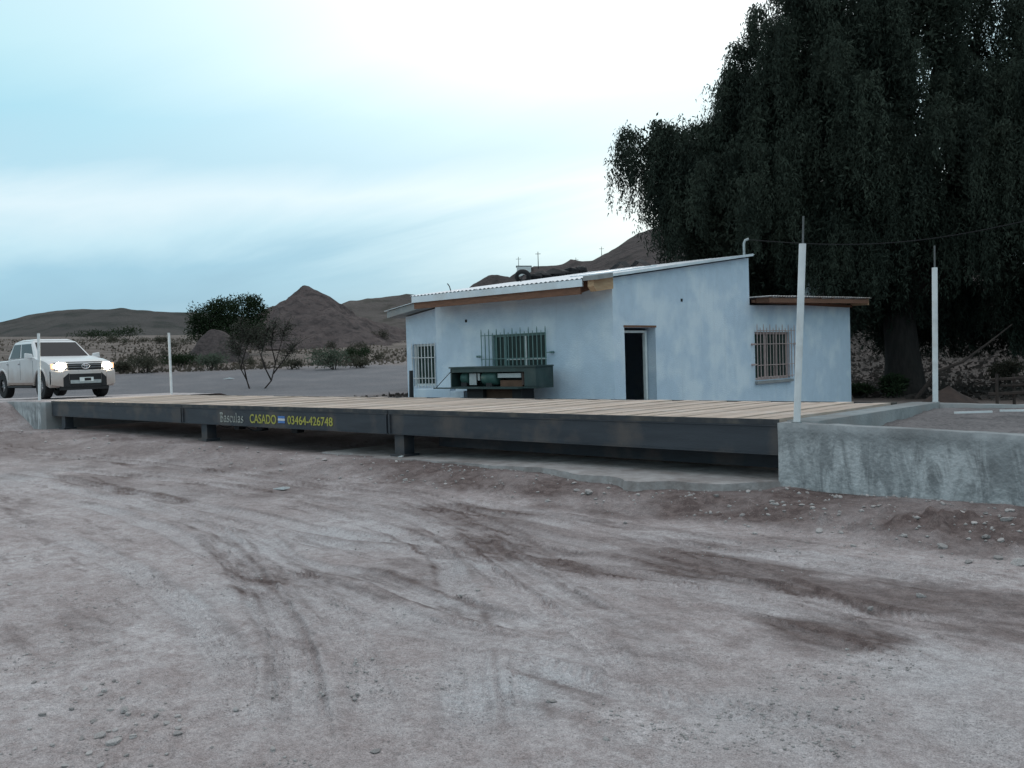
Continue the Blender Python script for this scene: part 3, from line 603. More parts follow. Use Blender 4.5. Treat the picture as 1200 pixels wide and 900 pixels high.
# two small sparse trees on the far side of the road
def sparse_tree(label, base, forks, d, n, seed):
    b = at(*base, d); z0 = gz(b.x, b.y); t = thing('sparse_tree', label, 'tree', (b.x, b.y, z0), 'sparse small trees beside the gravel road')
    rl = random.Random(seed); tr = MB(); P = []; D = []
    for f in forks:
        pts = [at(px, py, d + rl.uniform(-.6, .6)) for px, py in f]; pts[0] = Vector((b.x, b.y, z0 - .1)) if f[0] == base else pts[0]
        tr.tube(pts, [.055 * (1 - .75 * i / (len(pts) - 1)) for i in range(len(pts))], 5)
        tip = pts[-1]; mid = pts[-2] if len(pts) > 2 else pts[-1]
        for k in range(34):
            s = (mid.lerp(tip, rl.uniform(.1, 1.0))); e_ = s + Vector((rl.gauss(0, .5), rl.gauss(0, .5), rl.uniform(-.2, .75)))
            tr.tube([s, s.lerp(e_, .5) + Vector((0, 0, .08)), e_], [.022, .014, .006], 3)
            for j in range(n):
                u_ = rl.random(); q = s.lerp(e_, u_) + Vector((rl.gauss(0, .14), rl.gauss(0, .14), rl.gauss(0, .14)))
                P.append(tuple(q)); D.append((rl.gauss(0, 1), rl.gauss(0, 1), rl.gauss(-.5, .8)))
    tr.build('trunk', 'twig', t, smooth=True)
    V, F = leaves(np.array(P), np.array(D), .15, .045); npmesh('crown', V, F, 'leaf_twiggy', t)
sparse_tree('sparse small tree with bent bare stem nearest the truck', (293, 461), [((293, 461), (289, 445), (282, 432), (279, 415), (272, 395)), ((282, 432), (288, 410), (296, 388)), ((279, 415), (285, 400), (282, 380)), ((289, 445), (284, 420), (268, 404))], 60, 13, 3)
sparse_tree('sparse small tree with forked stems left of the house', (309, 462), [((309, 462), (318, 446), (323, 425), (330, 400), (336, 382)), ((318, 446), (310, 430), (304, 412), (300, 392)), ((320, 438), (334, 420), (346, 405)), ((312, 432), (306, 416), (314, 386)), ((323, 425), (318, 405), (322, 378))], 60, 14, 5)
# dry tufts over the plain: nobody could count them
n = 26000; r_ = 90 + 190 * rng.random(n) ** 1.5; a_ = fa + R_(34) * (2 * rng.random(n) - 1)
x_ = CAM.x + r_ * np.cos(a_); y_ = CAM.y + r_ * np.sin(a_); dn = fbm(x_ * .06, y_ * .06, 3, 91); kp = dn > -.1; x_, y_, r_ = x_[kp], y_[kp], r_[kp]
P = np.stack([x_, y_, height(x_, y_, False) - .03], -1); D = np.stack([rng.normal(size=len(x_)) * .5, rng.normal(size=len(x_)) * .5, np.ones(len(x_))], -1)
V, F = leaves(P, D, (.18 + .35 * rng.random(len(x_)) ** 2), .30); tag(npmesh('dry_grass', V, F, 'grass'), 'dry tan grass tufts scattered over the plain', 'grass', kind='stuff')

# ---- the big weeping pepper tree behind the house
TB = Vector((-5.92, 19.6, 0)); TB.z = gz(TB.x, TB.y)
tree = thing('pepper_tree', 'huge dark weeping tree with hanging foliage behind the house', 'tree', TB)
MB().tube([TB + Vector(v) for v in ((0, 0, -.3), (.02, 0, .25), (-.05, .05, 1.2), (-.15, .1, 2.2), (-.1, .2, 3.0))], [.85, .62, .5, .47, .5], 12).build('trunk', 'bark', tree, smooth=True)
LOB = [ # pixel centre, distance, radius across, radius up, hanging length, density
    (754, 172, 28.0, .85, 1.1, 2.6, 1.3), (784, 180, 28.2, 1.1, 1.35, 2.9, 1.5), (818, 186, 28.0, 1.0, 1.35, 3.0, 1.5), (761, 235, 28.2, .7, .9, 1.8, 1.2), (801, 250, 28.0, 1.4, 1.4, 1.9, 1.6),
    (876, 150, 28.0, 1.3, 1.8, 3.0, 1.4), (906, 100, 28.0, 1.5, 1.9, 3.0, 1.4), (941, 60, 27.5, 1.6, 2.0, 3.0, 1.3), (976, 20, 27.5, 1.8, 2.0, 3.2, 1.3), (961, -30, 28, 1.3, 1.6, 3.0, 1.2),
    (870, 230, 27.0, 1.7, 1.8, 2.4, 1.5), (966, 160, 26.5, 2.0, 2.0, 3.0, 1.4), (1000, 90, 26.5, 2.0, 2.1, 3.0, 1.2), (1060, 30, 27.0, 2.2, 2.1, 3.0, .8), (1120, -10, 28.0, 2.2, 2.0, 3.0, .7),
    (1010, 200, 26.0, 2.0, 1.9, 3.0, 1.4), (1085, 160, 26.0, 2.0, 2.0, 3.0, 1.2), (1150, 120, 26.5, 2.0, 2.0, 3.0, .8), (1210, 60, 27.5, 2.2, 2.1, 3.0, .7), (1230, 160, 26.5, 2.0, 2.0, 3.2, 1.2),
    (930, 260, 27.5, 2.0, 1.6, 1.8, 1.5), (1090, 260, 27.0, 2.0, 1.7, 2.0, 1.2), (1170, 240, 26.5, 1.9, 1.8, 3.2, 1.3), (1260, 260, 27.0, 2.0, 1.8, 3.2, 1.2),
    (1300, 100, 28.0, 2.4, 2.4, 3.2, 1.0), (1010, -60, 28.5, 2.4, 2.2, 2.8, 1.0), (1110, -90, 29.0, 2.6, 2.2, 2.8, .5), (1210, -60, 29.0, 2.5, 2.2, 3.0, .5), (1340, 220, 28.0, 2.2, 2.4, 3.2, 1.0),
    (876, 190, 31.5, 2.0, 2.0, 3.0, 1.2), (956, 120, 32.0, 2.4, 2.4, 3.0, 1.2), (1030, 120, 32.5, 2.6, 2.4, 3.2, .5), (1150, 130, 32.5, 2.6, 2.6, 3.2, .35), (1250, 120, 33.0, 2.6, 2.6, 3.2, .45), (1020, 260, 31.0, 2.6, 2.0, 2.4, 1.2), (900, 270, 31, 2.4, 1.8, 2.2, 1.2), (1150, 270, 32, 2.2, 1.6, 2.2, .8), (980, 330, 29.5, 1.6, 1.1, 1.2, 1.1), (1050, 350, 30.5, 1.4, 1.0, .9, .9), (836, 280, 30, 1.8, 1.3, 1.6, 1.2),
    (1000, 340, 27.5, 1.5, .9, 1.5, 1.3), (1035, 330, 29.5, 1.6, 1.2, 1.9, 1.4), (1085, 330, 29.5, 1.4, 1.0, 1.6, 1.1), (1130, 345, 30.5, 1.5, 1.0, 1.5, .9), (1185, 350, 29.0, 1.5, 1.0, 1.6, .9), (1240, 350, 29.0, 1.6, 1.1, 1.8, 1.0),
    (1012, 368, 29.5, 1.3, .9, 1.4, 1.3), (1052, 380, 31.5, 1.4, .9, 1.3, 1.2), (1120, 372, 31.0, 1.3, .9, 1.4, .9), (1165, 380, 31.5, 1.3, .9, 1.3, .9), (1205, 385, 30.5, 1.3, .9, 1.3, 1.0), (985, 300, 26.5, 1.6, 1.2, 1.8, 1.2), (893, 322, 29.5, 1.3, .9, 1.2, 1.4), (905, 335, 31.5, 1.4, 1.0, 1.2, 1.3)]
SP = []; SD = []; SL = []
lobc = []
for px, py, d, rx, rz, hang, den in LOB:
    c_ = at(px + (13 if px < 870 else 0), py, d); lobc.append((c_, rx, rz)); k = int(44 * rx * rz * den) + 14
    nc = max(5, k // 13); v = rng.normal(size=(nc, 3)); v[:, 2] = np.abs(v[:, 2]) * 1.0 - .25; v /= np.linalg.norm(v, axis=1, keepdims=True)
    rr = (1 - .5 * rng.random(nc) ** 1.4)[:, None]; cp = np.array(c_) + v * rr * np.array((rx, rx, rz)); cl = hang * (.40 + .80 * rng.random(nc)); ci = rng.integers(0, nc, k)
    jit = rng.normal(size=(k, 3)) * np.array((.15, .15, .13))
    SP.append(cp[ci] + jit); SD.append(v[ci] + jit * 1.5); SL.append(cl[ci] * (.55 + .5 * rng.random(k)))
SP = np.concatenate(SP); SD = np.concatenate(SD); SL = np.concatenate(SL)
SL = np.clip(np.minimum(SL, SP[:, 2] - 1.2), .5, None)
nl = 104; u_ = (np.arange(nl) + .5) / nl
ph = rng.random(len(SP)) * 6.28; sway = .06 + .10 * rng.random(len(SP))
hd = SD.copy(); hd[:, 2] = 0
arch = .26 * np.sqrt(np.clip(SL, 0, 3)) / 1.5
ax_ = np.minimum(u_ * 3.2, 1.0)
ox = hd[:, None, 0] * (arch[:, None] * ax_[None]) + np.sin(ph)[:, None] * sway[:, None] * u_[None] * 2
oy = hd[:, None, 1] * (arch[:, None] * ax_[None]) + np.cos(ph)[:, None] * sway[:, None] * u_[None] * 2
oz = .22 * np.sin(np.minimum(u_ * 3.2, 1) * math.pi)[None] - SL[:, None] * u_[None] ** 1.25
PP = np.stack([SP[:, None, 0] + ox, SP[:, None, 1] + oy, SP[:, None, 2] + oz], -1)
wd = (.10 * (1 - .5 * u_))[None, :, None]
PP = (PP + rng.normal(size=PP.shape) * wd * np.array((1, 1, .6))).reshape(-1, 3)
DD = rng.normal(size=PP.shape) * .50 + np.array((0, 0, -.85))
V, F = tri_leaves(PP, DD, 0.09 + .09 * rng.random(len(PP)), .040)
npmesh('crown', V, F, 'leaf_pepper', tree)
V, F = blob([((c_.x, c_.y, c_.z - .25 * rz), (rx * .72, rx * .72, rz * .85)) for c_, rx, rz in lobc], 90000, .17, 4, .9); npmesh('inner_crown', V, F, 'leaf_pepper', tree)
fork = TB + Vector((-.12, .15, 2.7)); rl = random.Random(4)
for i, (c_, rx, rz) in enumerate(lobc):
    if i % 2 and i > 9: continue
    e_ = Vector(c_) + Vector((0, 0, .3 * rz)); m_ = fork.lerp(e_, .5) + Vector((rl.uniform(-.5, .5), rl.uniform(-.5, .5), rl.uniform(.2, 1.3)))
    pts = [fork.lerp(m_, k / 3) for k in range(3)] + [m_, m_.lerp(e_, .5) + Vector((0, 0, .25)), e_]
    MB().tube(pts, [.30, .24, .19, .14, .08, .03], 7).build('branch', 'bark', tree, smooth=True)
# grey dead branch leaning under the tree
p = [at(1098, 436, 25), at(1128, 424, 25), at(1158, 402, 25.2), at(1186, 380, 25.5)]; z = gz(p[0].x, p[0].y)
o = MB().tube([Vector((p[0].x - .5, p[0].y - .2, z)), p[0], p[1], p[2], p[3]], [.06, .055, .045, .03, .015], 6).build('fallen_branch', 'twig'); tag(o, 'thin bare branch leaning up under the weeping tree at right', 'branch')
shrub(1045, 470, 26.3, 40, 26, 'dark low shrub at the foot of the thick tree trunk', 'leaf_dark', 1500, 21, name='dark_shrub', group='shrubs around the weeping tree', leaf=.12)
shrub(1008, 470, 27.0, 34, 14, 'low dark shrub just right of the house corner', 'leaf_dark', 900, 22, name='dark_shrub', group='shrubs around the weeping tree', leaf=.12)
shrub(1178, 455, 33, 46, 34, 'dry grey shrub at the right edge below the weeping foliage', 'leaf_scrub', 1500, 23, name='dark_shrub', group='shrubs around the weeping tree', leaf=.12)

# leaf litter and dead brush over the slope behind the tree
n = 46000; x_ = -30 + 42 * rng.random(n); y_ = 17 + 55 * rng.random(n); kp = fbm(x_ * .35, y_ * .35, 4, 97) > -.45; x_, y_ = x_[kp], y_[kp]
V, F = leaves(np.stack([x_, y_, height(x_, y_, False) - .02], -1), rng.normal(size=(len(x_), 3)) * np.array((1, 1, .35)) + np.array((0, 0, .25)), .16 + .34 * rng.random(len(x_)) ** 3, .16)
tag(npmesh('dead_brush', V, F, leafmat('leaf_litter', (.060, .053, .048), (.034, .030, .028), scale=.5)), 'dead grey brush and litter on the slope behind the weeping tree', 'brush', kind='stuff')

# ------------------------------------------------------------------ weighbridge
wb = thing('weighbridge', 'long steel truck weighbridge with transverse timber deck planks and painted lettering', 'weighbridge', (-9.94, 1.65, .15))
LEN = 19.88
# planks
pitch = .2412; npl = int(LEN / pitch)
base = None; pr = random.Random(9); metas = []
for k in range(4):
    q = MB(); wv = pitch - .019; n_ = 4
    ys = [(.045 + (3.21 / n_) * i) for i in range(n_ + 1)]
    top = [(pr.uniform(-.003, .003)) for _ in ys]
    for i in range(n_):
        z0, z1 = top[i], top[i + 1]
        q.hexa([(-wv / 2, ys[i], -.05), (wv / 2, ys[i], -.05), (wv / 2, ys[i + 1], -.05), (-wv / 2, ys[i + 1], -.05), (-wv / 2, ys[i], z0), (wv / 2, ys[i], z0 + .002), (wv / 2, ys[i + 1], z1 + .002), (-wv / 2, ys[i + 1], z1)])
    # keep only outer faces between segments
    o = q.build('plank', 'plank', None); bm = bmesh.new(); bm.from_mesh(o.data); bmesh.ops.remove_doubles(bm, verts=bm.verts, dist=1e-4)
    inner = [f for f in bm.faces if all(len([g for g in e_.link_faces]) > 2 for e_ in f.edges) and abs(f.normal.y) > .9]
    bmesh.ops.delete(bm, geom=inner, context='FACES'); bm.to_mesh(o.data); bm.free(); metas.append(o.data); bpy.data.objects.remove(o)
for i in range(npl):
    o = bpy.data.objects.new('plank', metas[i % 4]); COL.objects.link(o); o.parent = wb
    x_ = -LEN + pitch * (i + .5) + .03
    o.location = (x_ + 9.94, -1.65 + pr.uniform(-.012, .012), ZD - .15 + pr.uniform(-.007, .007)); o.rotation_euler = (pr.uniform(-.001, .001), pr.uniform(-.012, .012), pr.uniform(-.002, .002))
# beams
def channel(name, x0, x1, y, z0, z1, fl, m='steel', t=.014, out=-1):
    q = MB(); q.box(x0, x1, y, y + t, z0 + t, z1 - t)
    q.box(x0, x1, y - .012 if out < 0 else y, y + fl, z0, z0 + t - .001); q.box(x0, x1, y - .012 if out < 0 else y, y + fl, z1 - t + .001, z1)
    return q.build(name, m, wb)
for x0, x1 in ((-LEN, -13.02), (-13.0, -6.47), (-6.45, -.01)):
    channel('main_beam', x0, x1, .012, .455, .772, .12)
    channel('main_beam', x0, x1, 3.17, .455, .772, .12)
    box('edge_angle', 'steel_edge', wb, x0, x1, .0, .042, .774, ZD + .006)
    box('edge_angle', 'steel_edge', wb, x0, x1, 3.258, 3.3, .774, ZD + .006)
for x in (-13.01, -6.46):
    for dx in (-.055, .025): box('stiffener', 'steel', wb, x + dx, x + dx + .03, -.018, .010, .47, .757)
for i in range(1, 13): box('cross_beam', 'steel', wb, -i * 1.53 - .04, -i * 1.53 + .04, .15, 3.15, .50, .770)
for x0, x1, yy in ((-6.0, -.25, .62), (-6.0, -.25, 2.5), (-12.4, -6.9, 1.3), (-19.3, -13.4, .75)):
    z0 = .235 if x1 > -1 else .36
    box('lower_girder', 'steel', wb, x0, x1, yy, yy + .13, z0, .497)
for x in (-19.3, -12.25, -6.28):
    for y in (.06, 3.02):
        q = MB().box(x - .11, x + .11, y, y + .20, gz(x, y) - .05, .452); q.box(x - .17, x + .17, y - .05, y + .25, gz(x, y) - .06, gz(x, y) + .05); q.build('load_cell_leg', 'steel', wb)
for x in (-11.3, -10.5, -9.35): box('cell_bracket', 'dark_iron', wb, x - .09, x + .09, .22, .36, .36, .452)
MB().tube([(-10.95 + .055 * i, .18, .45 - .09 * math.sin(math.pi * i / 14)) for i in range(15)], .011, 5).build('cable', 'black', wb)
MB().tube([(-12.1 + .05 * i, .25, .45 - .06 * math.sin(math.pi * i / 14)) for i in range(15)], .011, 5).build('cable', 'black', wb)
# lettering on the front beam
YT = .0065
def text_part(txt, x0, x1, zb, h, m, label):
    cu = bpy.data.curves.new('lettering', 'FONT'); cu.body = txt; cu.size = 1; cu.extrude = .004; cu.offset = .012
    o = bpy.data.objects.new('tmp', cu); COL.objects.link(o); dg = bpy.context.evaluated_depsgraph_get(); dg.update()
    me = bpy.data.meshes.new_from_object(o.evaluated_get(dg)); bpy.data.objects.remove(o)
    co = np.zeros(len(me.vertices) * 3); me.vertices.foreach_get('co', co); co = co.reshape(-1, 3)
    mn, mx_ = co.min(0), co.max(0); s_ = (co - mn) / (mx_ - mn + 1e-9)
    nv = np.stack([x0 + s_[:, 0] * (x1 - x0) + 9.94, YT - .004 * (s_[:, 2]) - 1.65, zb + s_[:, 1] * h - .15], -1)
    me.vertices.foreach_set('co', nv.ravel()); me.materials.clear(); me.materials.append(M[m]); me.update()
    p_ = bpy.data.objects.new('lettering', me); COL.objects.link(p_); p_.parent = wb; p_['label'] = label
text_part('CASADO', -10.45, -9.58, .520, .165, 'yellow', 'bold yellow painted word CASADO')
text_part('03464-426748', -9.22, -7.90, .530, .150, 'yellow', 'yellow painted telephone number 03464-426748')
GL = {'B': [[(0, 1), (.1, .9), (.1, .1), (0, 0)], [(0, .98), (.45, .98), (.58, .82), (.45, .55), (.15, .52)], [(.42, .53), (.62, .35), (.6, .12), (.4, .0), (.05, .03)], [(.3, .95), (.3, .05)]],
      'a': [[(.05, .55), (.25, .65), (.42, .55), (.42, .08), (.52, 0)], [(.40, .36), (.1, .3), (.05, .12), (.2, 0), (.42, .1)]],
      's': [[(.42, .58), (.2, .65), (.05, .5), (.15, .36), (.35, .28), (.44, .14), (.25, 0), (.02, .06)]],
      'c': [[(.42, .55), (.22, .65), (.06, .5), (.06, .15), (.22, 0), (.44, .08)]],
      'u': [[(.02, .62), (.1, .55), (.1, .12), (.22, 0), (.42, .12)], [(.36, .62), (.43, .55), (.43, .08), (.53, 0)]],
      'l': [[(.02, 1.0), (.11, .92), (.11, .1), (.22, 0)]]}
GW = {'B': .74, 'a': .62, 's': .54, 'c': .53, 'u': .64, 'l': .32}
q = MB(); tot = sum(GW[g] for g in 'Basculas'); kx = (.86) / tot; x_ = -11.52; hh = .17; nb = (.046, .14)
for g in 'Basculas':
    for st in GL[g]:
        for (ax0, az0), (ax1, az1) in zip(st[:-1], st[1:]):
            P = [(x_ + (a - .5 * n0 * s0) * kx, .522 + (c_ - .5 * nb[1] * s0) * hh) for a, c_, s0, n0 in ((ax0, az0, 1, nb[0] * 2), (ax1, az1, 1, nb[0] * 2), (ax1, az1, -1, nb[0] * 2), (ax0, az0, -1, nb[0] * 2))]
            j = len(q.f) * .00004
            q.quad(*[(a, YT - .004 - j, c_) for a, c_ in P])
    x_ += GW[g] * kx
o = q.build('lettering', 'pale_ink', wb); o['label'] = 'pale gothic painted word Basculas'
for k, mm in enumerate(('flag_blue', 'flag_white', 'flag_blue')): box('flag_stripe', mm, wb, -9.52, -9.31, YT - .003, YT + .003, .545 + .042 * k, .585 + .042 * k)

# concrete footing that shows below the deck
slab = MB(); ns = 90
xs = [-8.2 + 8.6 * i / ns for i in range(ns + 1)]; nz = fbm(np.array(xs) * 2.3, np.zeros(ns + 1), 4, 51); nz2 = fbm(np.array(xs) * 9, np.zeros(ns + 1), 2, 52)
for i in range(ns):
    def fy(k): return -.42 + .32 * max(0, (-xs[k] - 2.2)) * .28 + (.16 * nz[k] + .03 * nz2[k]) - .22 * math.exp(-((xs[k] + 1.5) / .7) ** 2) - .08 + .62 * min(1, max(0, (xs[k] + .45) / .75))
    a, b_ = xs[i], xs[i + 1]; zt = .185 - .022 * max(0, -xs[i] - 3.2); zt = max(zt, .10)
    slab.quad((a, fy(i), zt), (b_, fy(i + 1), zt), (b_, 3.7, zt), (a, 3.7, zt)); slab.quad((a, fy(i) - .03, zt - .16), (b_, fy(i + 1) - .03, zt - .16), (b_, fy(i + 1), zt), (a, fy(i), zt))
tag(slab.build('footing_slab', mat('dirty_concrete', (.37, .355, .35), (.20, .175, .165), scale=3.5, rough=.95, bump=.6, bscale=25), fix=True), kind='structure')

# ---- right-hand ramp: retaining walls and gravel fill
def rough_wall(name, m, x0, x1, y0, y1, z0, ztop, parent=None, nx=60, nzz=8, amp=.008, seed=1):
    """upright slab along X with a slightly uneven cast surface; ztop(x) gives its top"""
    q = MB(); xs = np.linspace(x0, x1, nx)
    def fz(x, k): return z0 + (ztop(x) - z0) * k / nzz
    rows = []
    prof = [(y0, k) for k in range(nzz + 1)] + [(y1, k) for k in range(nzz, -1, -1)]
    V = []
    for x in xs:
        for (y, k) in prof: V.append((x, y, fz(x, k)))
    V = np.array(V); n1_ = fbm(V[:, 0] * 3 + V[:, 2] * 1.7, V[:, 2] * 3 + V[:, 1] * 5, 4, seed)
    V[:, 1] += amp * n1_; V[:, 2] += np.where(V[:, 2] > z0 + .01, amp * .7 * fbm(V[:, 0] * 5, V[:, 1] * 5, 3, seed + 3), 0)
    nc = len(prof); F = grid_faces(nx, nc, True)
    o = npmesh(name, V, F, m, parent); me = o.data; bm = bmesh.new(); bm.from_mesh(me); bm.verts.ensure_lookup_table()
    bm.faces.new([bm.verts[k] for k in range(nc)]); bm.faces.new([bm.verts[(nx - 1) * nc + k] for k in range(nc - 1, -1, -1)])
    bmesh.ops.recalc_face_normals(bm, faces=bm.faces); bm.to_mesh(me); bm.free(); return o
ramp = thing('ramp_walls', 'concrete retaining walls of the right-hand ramp stained with white salts', 'retaining wall', (3.5, 1.9, 0))
top_r = lambda x: .800 - .022 * max(0, x)
rough_wall('near_wall', 'concrete', .004, 8.0, -.03, .17, -.25, top_r, ramp, 140, 12, .012, 3)
rough_wall('far_wall', 'concrete_plain', .004, 8.0, 3.78, 3.98, -.25, lambda x: .80 - .012 * x, ramp, 60, 6, .01, 5)
rough_wall('end_sill', 'concrete_plain', .008, .36, .175, 3.775, -.2, lambda x: .812, ramp, 6, 4, .004, 7)
nx, ny = 90, 60; X_, Y_ = np.meshgrid(np.linspace(.34, 8.0, nx), np.linspace(.16, 3.80, ny), indexing='ij')
Z_ = .66 + .10 * sstep(1.4, 3.4, Y_) - .02 * X_ + .05 * fbm(X_ * 1.4, Y_ * 1.4, 4, 55) + .022 * fbm(X_ * 9, Y_ * 9, 3, 57) - .03 * sstep(.5, .36, X_)
tag(npmesh('gravel_fill', np.stack([X_, Y_, Z_], -1).reshape(-1, 3), grid_faces(nx, ny), 'gravel_fill', smooth=True), kind='structure')
def fillz(x, y): return .66 + .10 * float(sstep(1.4, 3.4, np.array(y))) - .02 * x
q = MB()
for (xa, ya, xb, yb, lab) in ((.95, 2.50, 1.32, 2.66, 'short white plastic strip lying on the ramp gravel'), (1.36, 2.80, 2.3, 3.05, 'long white plastic strip lying on the ramp gravel at the picture edge')):
    d = Vector((xb - xa, yb - ya, 0)).normalized(); nn = Vector((-d.y, d.x, 0)) * .014; z = fillz(xa, ya) + .055
    o = MB().hexa([Vector((xa, ya, z)) - nn, Vector((xb, yb, z + .01)) - nn, Vector((xb, yb, z + .01)) + nn, Vector((xa, ya, z)) + nn] + [Vector((xa, ya, z + .022)) - nn, Vector((xb, yb, z + .032)) - nn, Vector((xb, yb, z + .032)) + nn, Vector((xa, ya, z + .022)) + nn]).build('plastic_strip', 'white_paint')
    tag(o, lab, 'strip', 'white strips on the ramp gravel')
# ---- left-hand approach
nx, ny = 230, 170; X_, Y_ = np.meshgrid(np.linspace(-46, -20.02, nx), np.linspace(-3.4, 7.6, ny), indexing='ij')
topz = ZD - .02 - .020 * np.clip(-23 - X_, 0, None)
wob = .30 * fbm(X_ * .9, Y_ * .9, 4, 63)
bankn = sstep(-2.4, -.15, Y_ + wob) * sstep(-19.9, -23.0, X_ + .4 * wob)
side = np.where(Y_ > .0, 1 - sstep(4.6, 7.0, Y_ + wob), np.clip(bankn, 0, 1))
Z_ = topz * side - .10 * (1 - side) + .03 * fbm(X_ * 2.2, Y_ * 2.2, 4, 65) * (side < .98) + .006 * fbm(X_ * 4, Y_ * 4, 3, 66)
o = npmesh('approach_ramp', np.stack([X_, Y_, Z_], -1).reshape(-1, 3), grid_faces(nx, ny), 'soil', smooth=True); tag(o, kind='structure')
ca = np.zeros((nx, ny, 4), np.float32); ca[..., 0] = np.clip(.45 + .5 * fbm(X_, Y_, 4, 68), 0, 1) * (side < .97); ca[..., 1] = .25 * (side >= .97)
o.data.attributes.new('soil', 'FLOAT_COLOR', 'POINT').data.foreach_set('color', ca.ravel())
ab = thing('abutment', 'grey concrete abutment under the near end of the deck beside the pickup', 'abutment', (-20.2, 1.7, 0))
rough_wall('end_wall', 'concrete_plain', -20.28, -19.92, -.12, 3.5, -.2, lambda x: ZD - .03, ab, 6, 6, .006, 8)
rough_wall('wing_wall', 'concrete', -22.9, -20.283, -.12, .14, -.2, lambda x: ZD - .035, ab, 30, 8, .008, 9)

# ---- white guide posts
def post(x, y, zb, ht, lean, rod, label, r=.036):
    t = thing('guide_post', label, 'post', (x, y, zb), 'white guide posts at the weighbridge corners')
    MB().tube([(x, y, zb - .02), (x + lean[0], y + lean[1], zb + ht)], r, 10).build('tube', 'white_paint', t, smooth=False)
    if rod: MB().tube([(x + lean[0], y + lean[1], zb + ht - .1), (x + lean[0] * 1.15, y + lean[1] * 1.15, zb + ht + rod)], .011, 6).build('rod', 'rod', t)
    MB().tube([(x, y, zb - .01), (x, y, zb + .018)], r * 1.5, 10).build('collar', 'concrete_plain', t)
post(.19, .03, .795, 1.85, (.095, .02), .28, 'tall white post on the near corner of the ramp wall, steel rod on top')
post(.29, 3.84, .795, 1.80, (.02, .0), .29, 'white post on the far ramp wall in front of the dark tree')
post(-21.85, .42, ZD - .05, 1.85, (0, .05), 0, 'white post standing in front of the pickup truck')
post(-21.5, 4.0, ZD - .06, 1.86, (-.02, 0), 0, 'white post behind the deck, right of the pickup truck')

# ------------------------------------------------------------------ house
BX, AY = -5.69, 4.74; XL = -10.56; YM = 9.82; YE = 15.2; TH = .24
house = thing('scale_house', 'low white plastered house with sloping sheet roof behind the weighbridge', 'house', (-8, 7, 0))
def wall_panel(name, axis, face, sgn, u0, u1, top, holes, m='plaster', base=-.2, thick=TH):
    """wall in the plane axis=face; its thickness goes to face - sgn*thick; holes are (u0,u1,z0,z1)"""
    br = sorted({u0, u1, *[h[0] for h in holes], *[h[1] for h in holes], *np.linspace(u0, u1, 3).tolist()})
    q = MB(); inn = face - sgn * thick
    def P(k, u, z): return (k, u, z) if axis == 'x' else (u, k, z)
    for a, b_ in zip(br[:-1], br[1:]):
        mid = (a + b_) / 2; hs = sorted([h for h in holes if h[0] <= mid <= h[1]], key=lambda h: h[2])
        segs = []; zlo = [base, base]
        for h in hs: segs.append((zlo[0], zlo[1], h[2], h[2])); zlo = [h[3], h[3]]
        segs.append((zlo[0], zlo[1], top(a), top(b_)))
        for (a0, b0, a1, b1) in segs:
            for k in (face, inn): q.quad(P(k, a, a0), P(k, b_, b0), P(k, b_, b1), P(k, a, a1))
        q.quad(P(face, a, top(a)), P(face, b_, top(b_)), P(inn, b_, top(b_)), P(inn, a, top(a)))
    for h in holes:
        for (ua, za, ub, zb) in ((h[0], h[2], h[0], h[3]), (h[1], h[2], h[1], h[3]), (h[0], h[2], h[1], h[2]), (h[0], h[3], h[1], h[3])):
            q.quad(P(face, ua, za), P(face, ub, zb), P(inn, ub, zb), P(inn, ua, za))
    for u in (u0, u1): q.quad(P(face, u, base), P(face, u, top(u)), P(inn, u, top(u)), P(inn, u, base))
    return q.build(name, m, house)
slope = (3.66 - 2.99) / (YM - AY)
rtop = lambda y: 2.99 + slope * (y - AY)
AWIN = (-8.84, -7.34, 1.00, 2.06); BDOOR = (5.08, 6.10, -.15, 2.08); EWIN = (10.02, 11.72, .90, 2.00)
wall_panel('front_wall', 'y', AY, -1, XL, BX - TH - .001, lambda x: 2.97, [AWIN])
wall_panel('side_wall', 'x', BX, 1, AY, YM, rtop, [BDOOR])
wall_panel('side_wall', 'x', BX, 1, YM + .001, YE, lambda y: 2.60 + .020 * (y - YM), [EWIN])
wall_panel('left_wall', 'x', XL, -1, AY + TH + .001, YM - TH - .001, lambda y: rtop(y), [])
wall_panel('back_wall', 'y', YM, 1, XL, BX - TH - .001, lambda x: 3.64, [])
wall_panel('extension_wall', 'y', YE, 1, -10.2, BX - TH - .001, lambda x: 2.66, [])
wall_panel('extension_wall', 'x', -10.2, -1, YM + .002, YE - TH - .001, lambda y: 2.62, [])
wall_panel('wing_wall', 'y', 5.34, -1, -12.28, XL - .001, lambda x: 2.85 + (x - XL) * .135, [(-12.05, -11.27, .98, 1.96)])
wall_panel('wing_wall', 'x', -12.28, -1, 5.34 + TH + .001, 9.0, lambda y: 2.60, [])
box('floor', 'concrete_plain', house, XL + TH, BX - TH - .002, AY + TH, YM - TH, -.02, .04)
# small marks: a drain hole on each wall
for (x0, x1, y0, y1, z0, z1) in ((BX - .02, BX + .006, 7.02, 7.09, 2.61, 2.67), (-9.62, -9.56, AY - .006, AY + .02, 2.36, 2.42)): box('vent_hole', 'black', house, x0, x1, y0, y1, z0, z1)
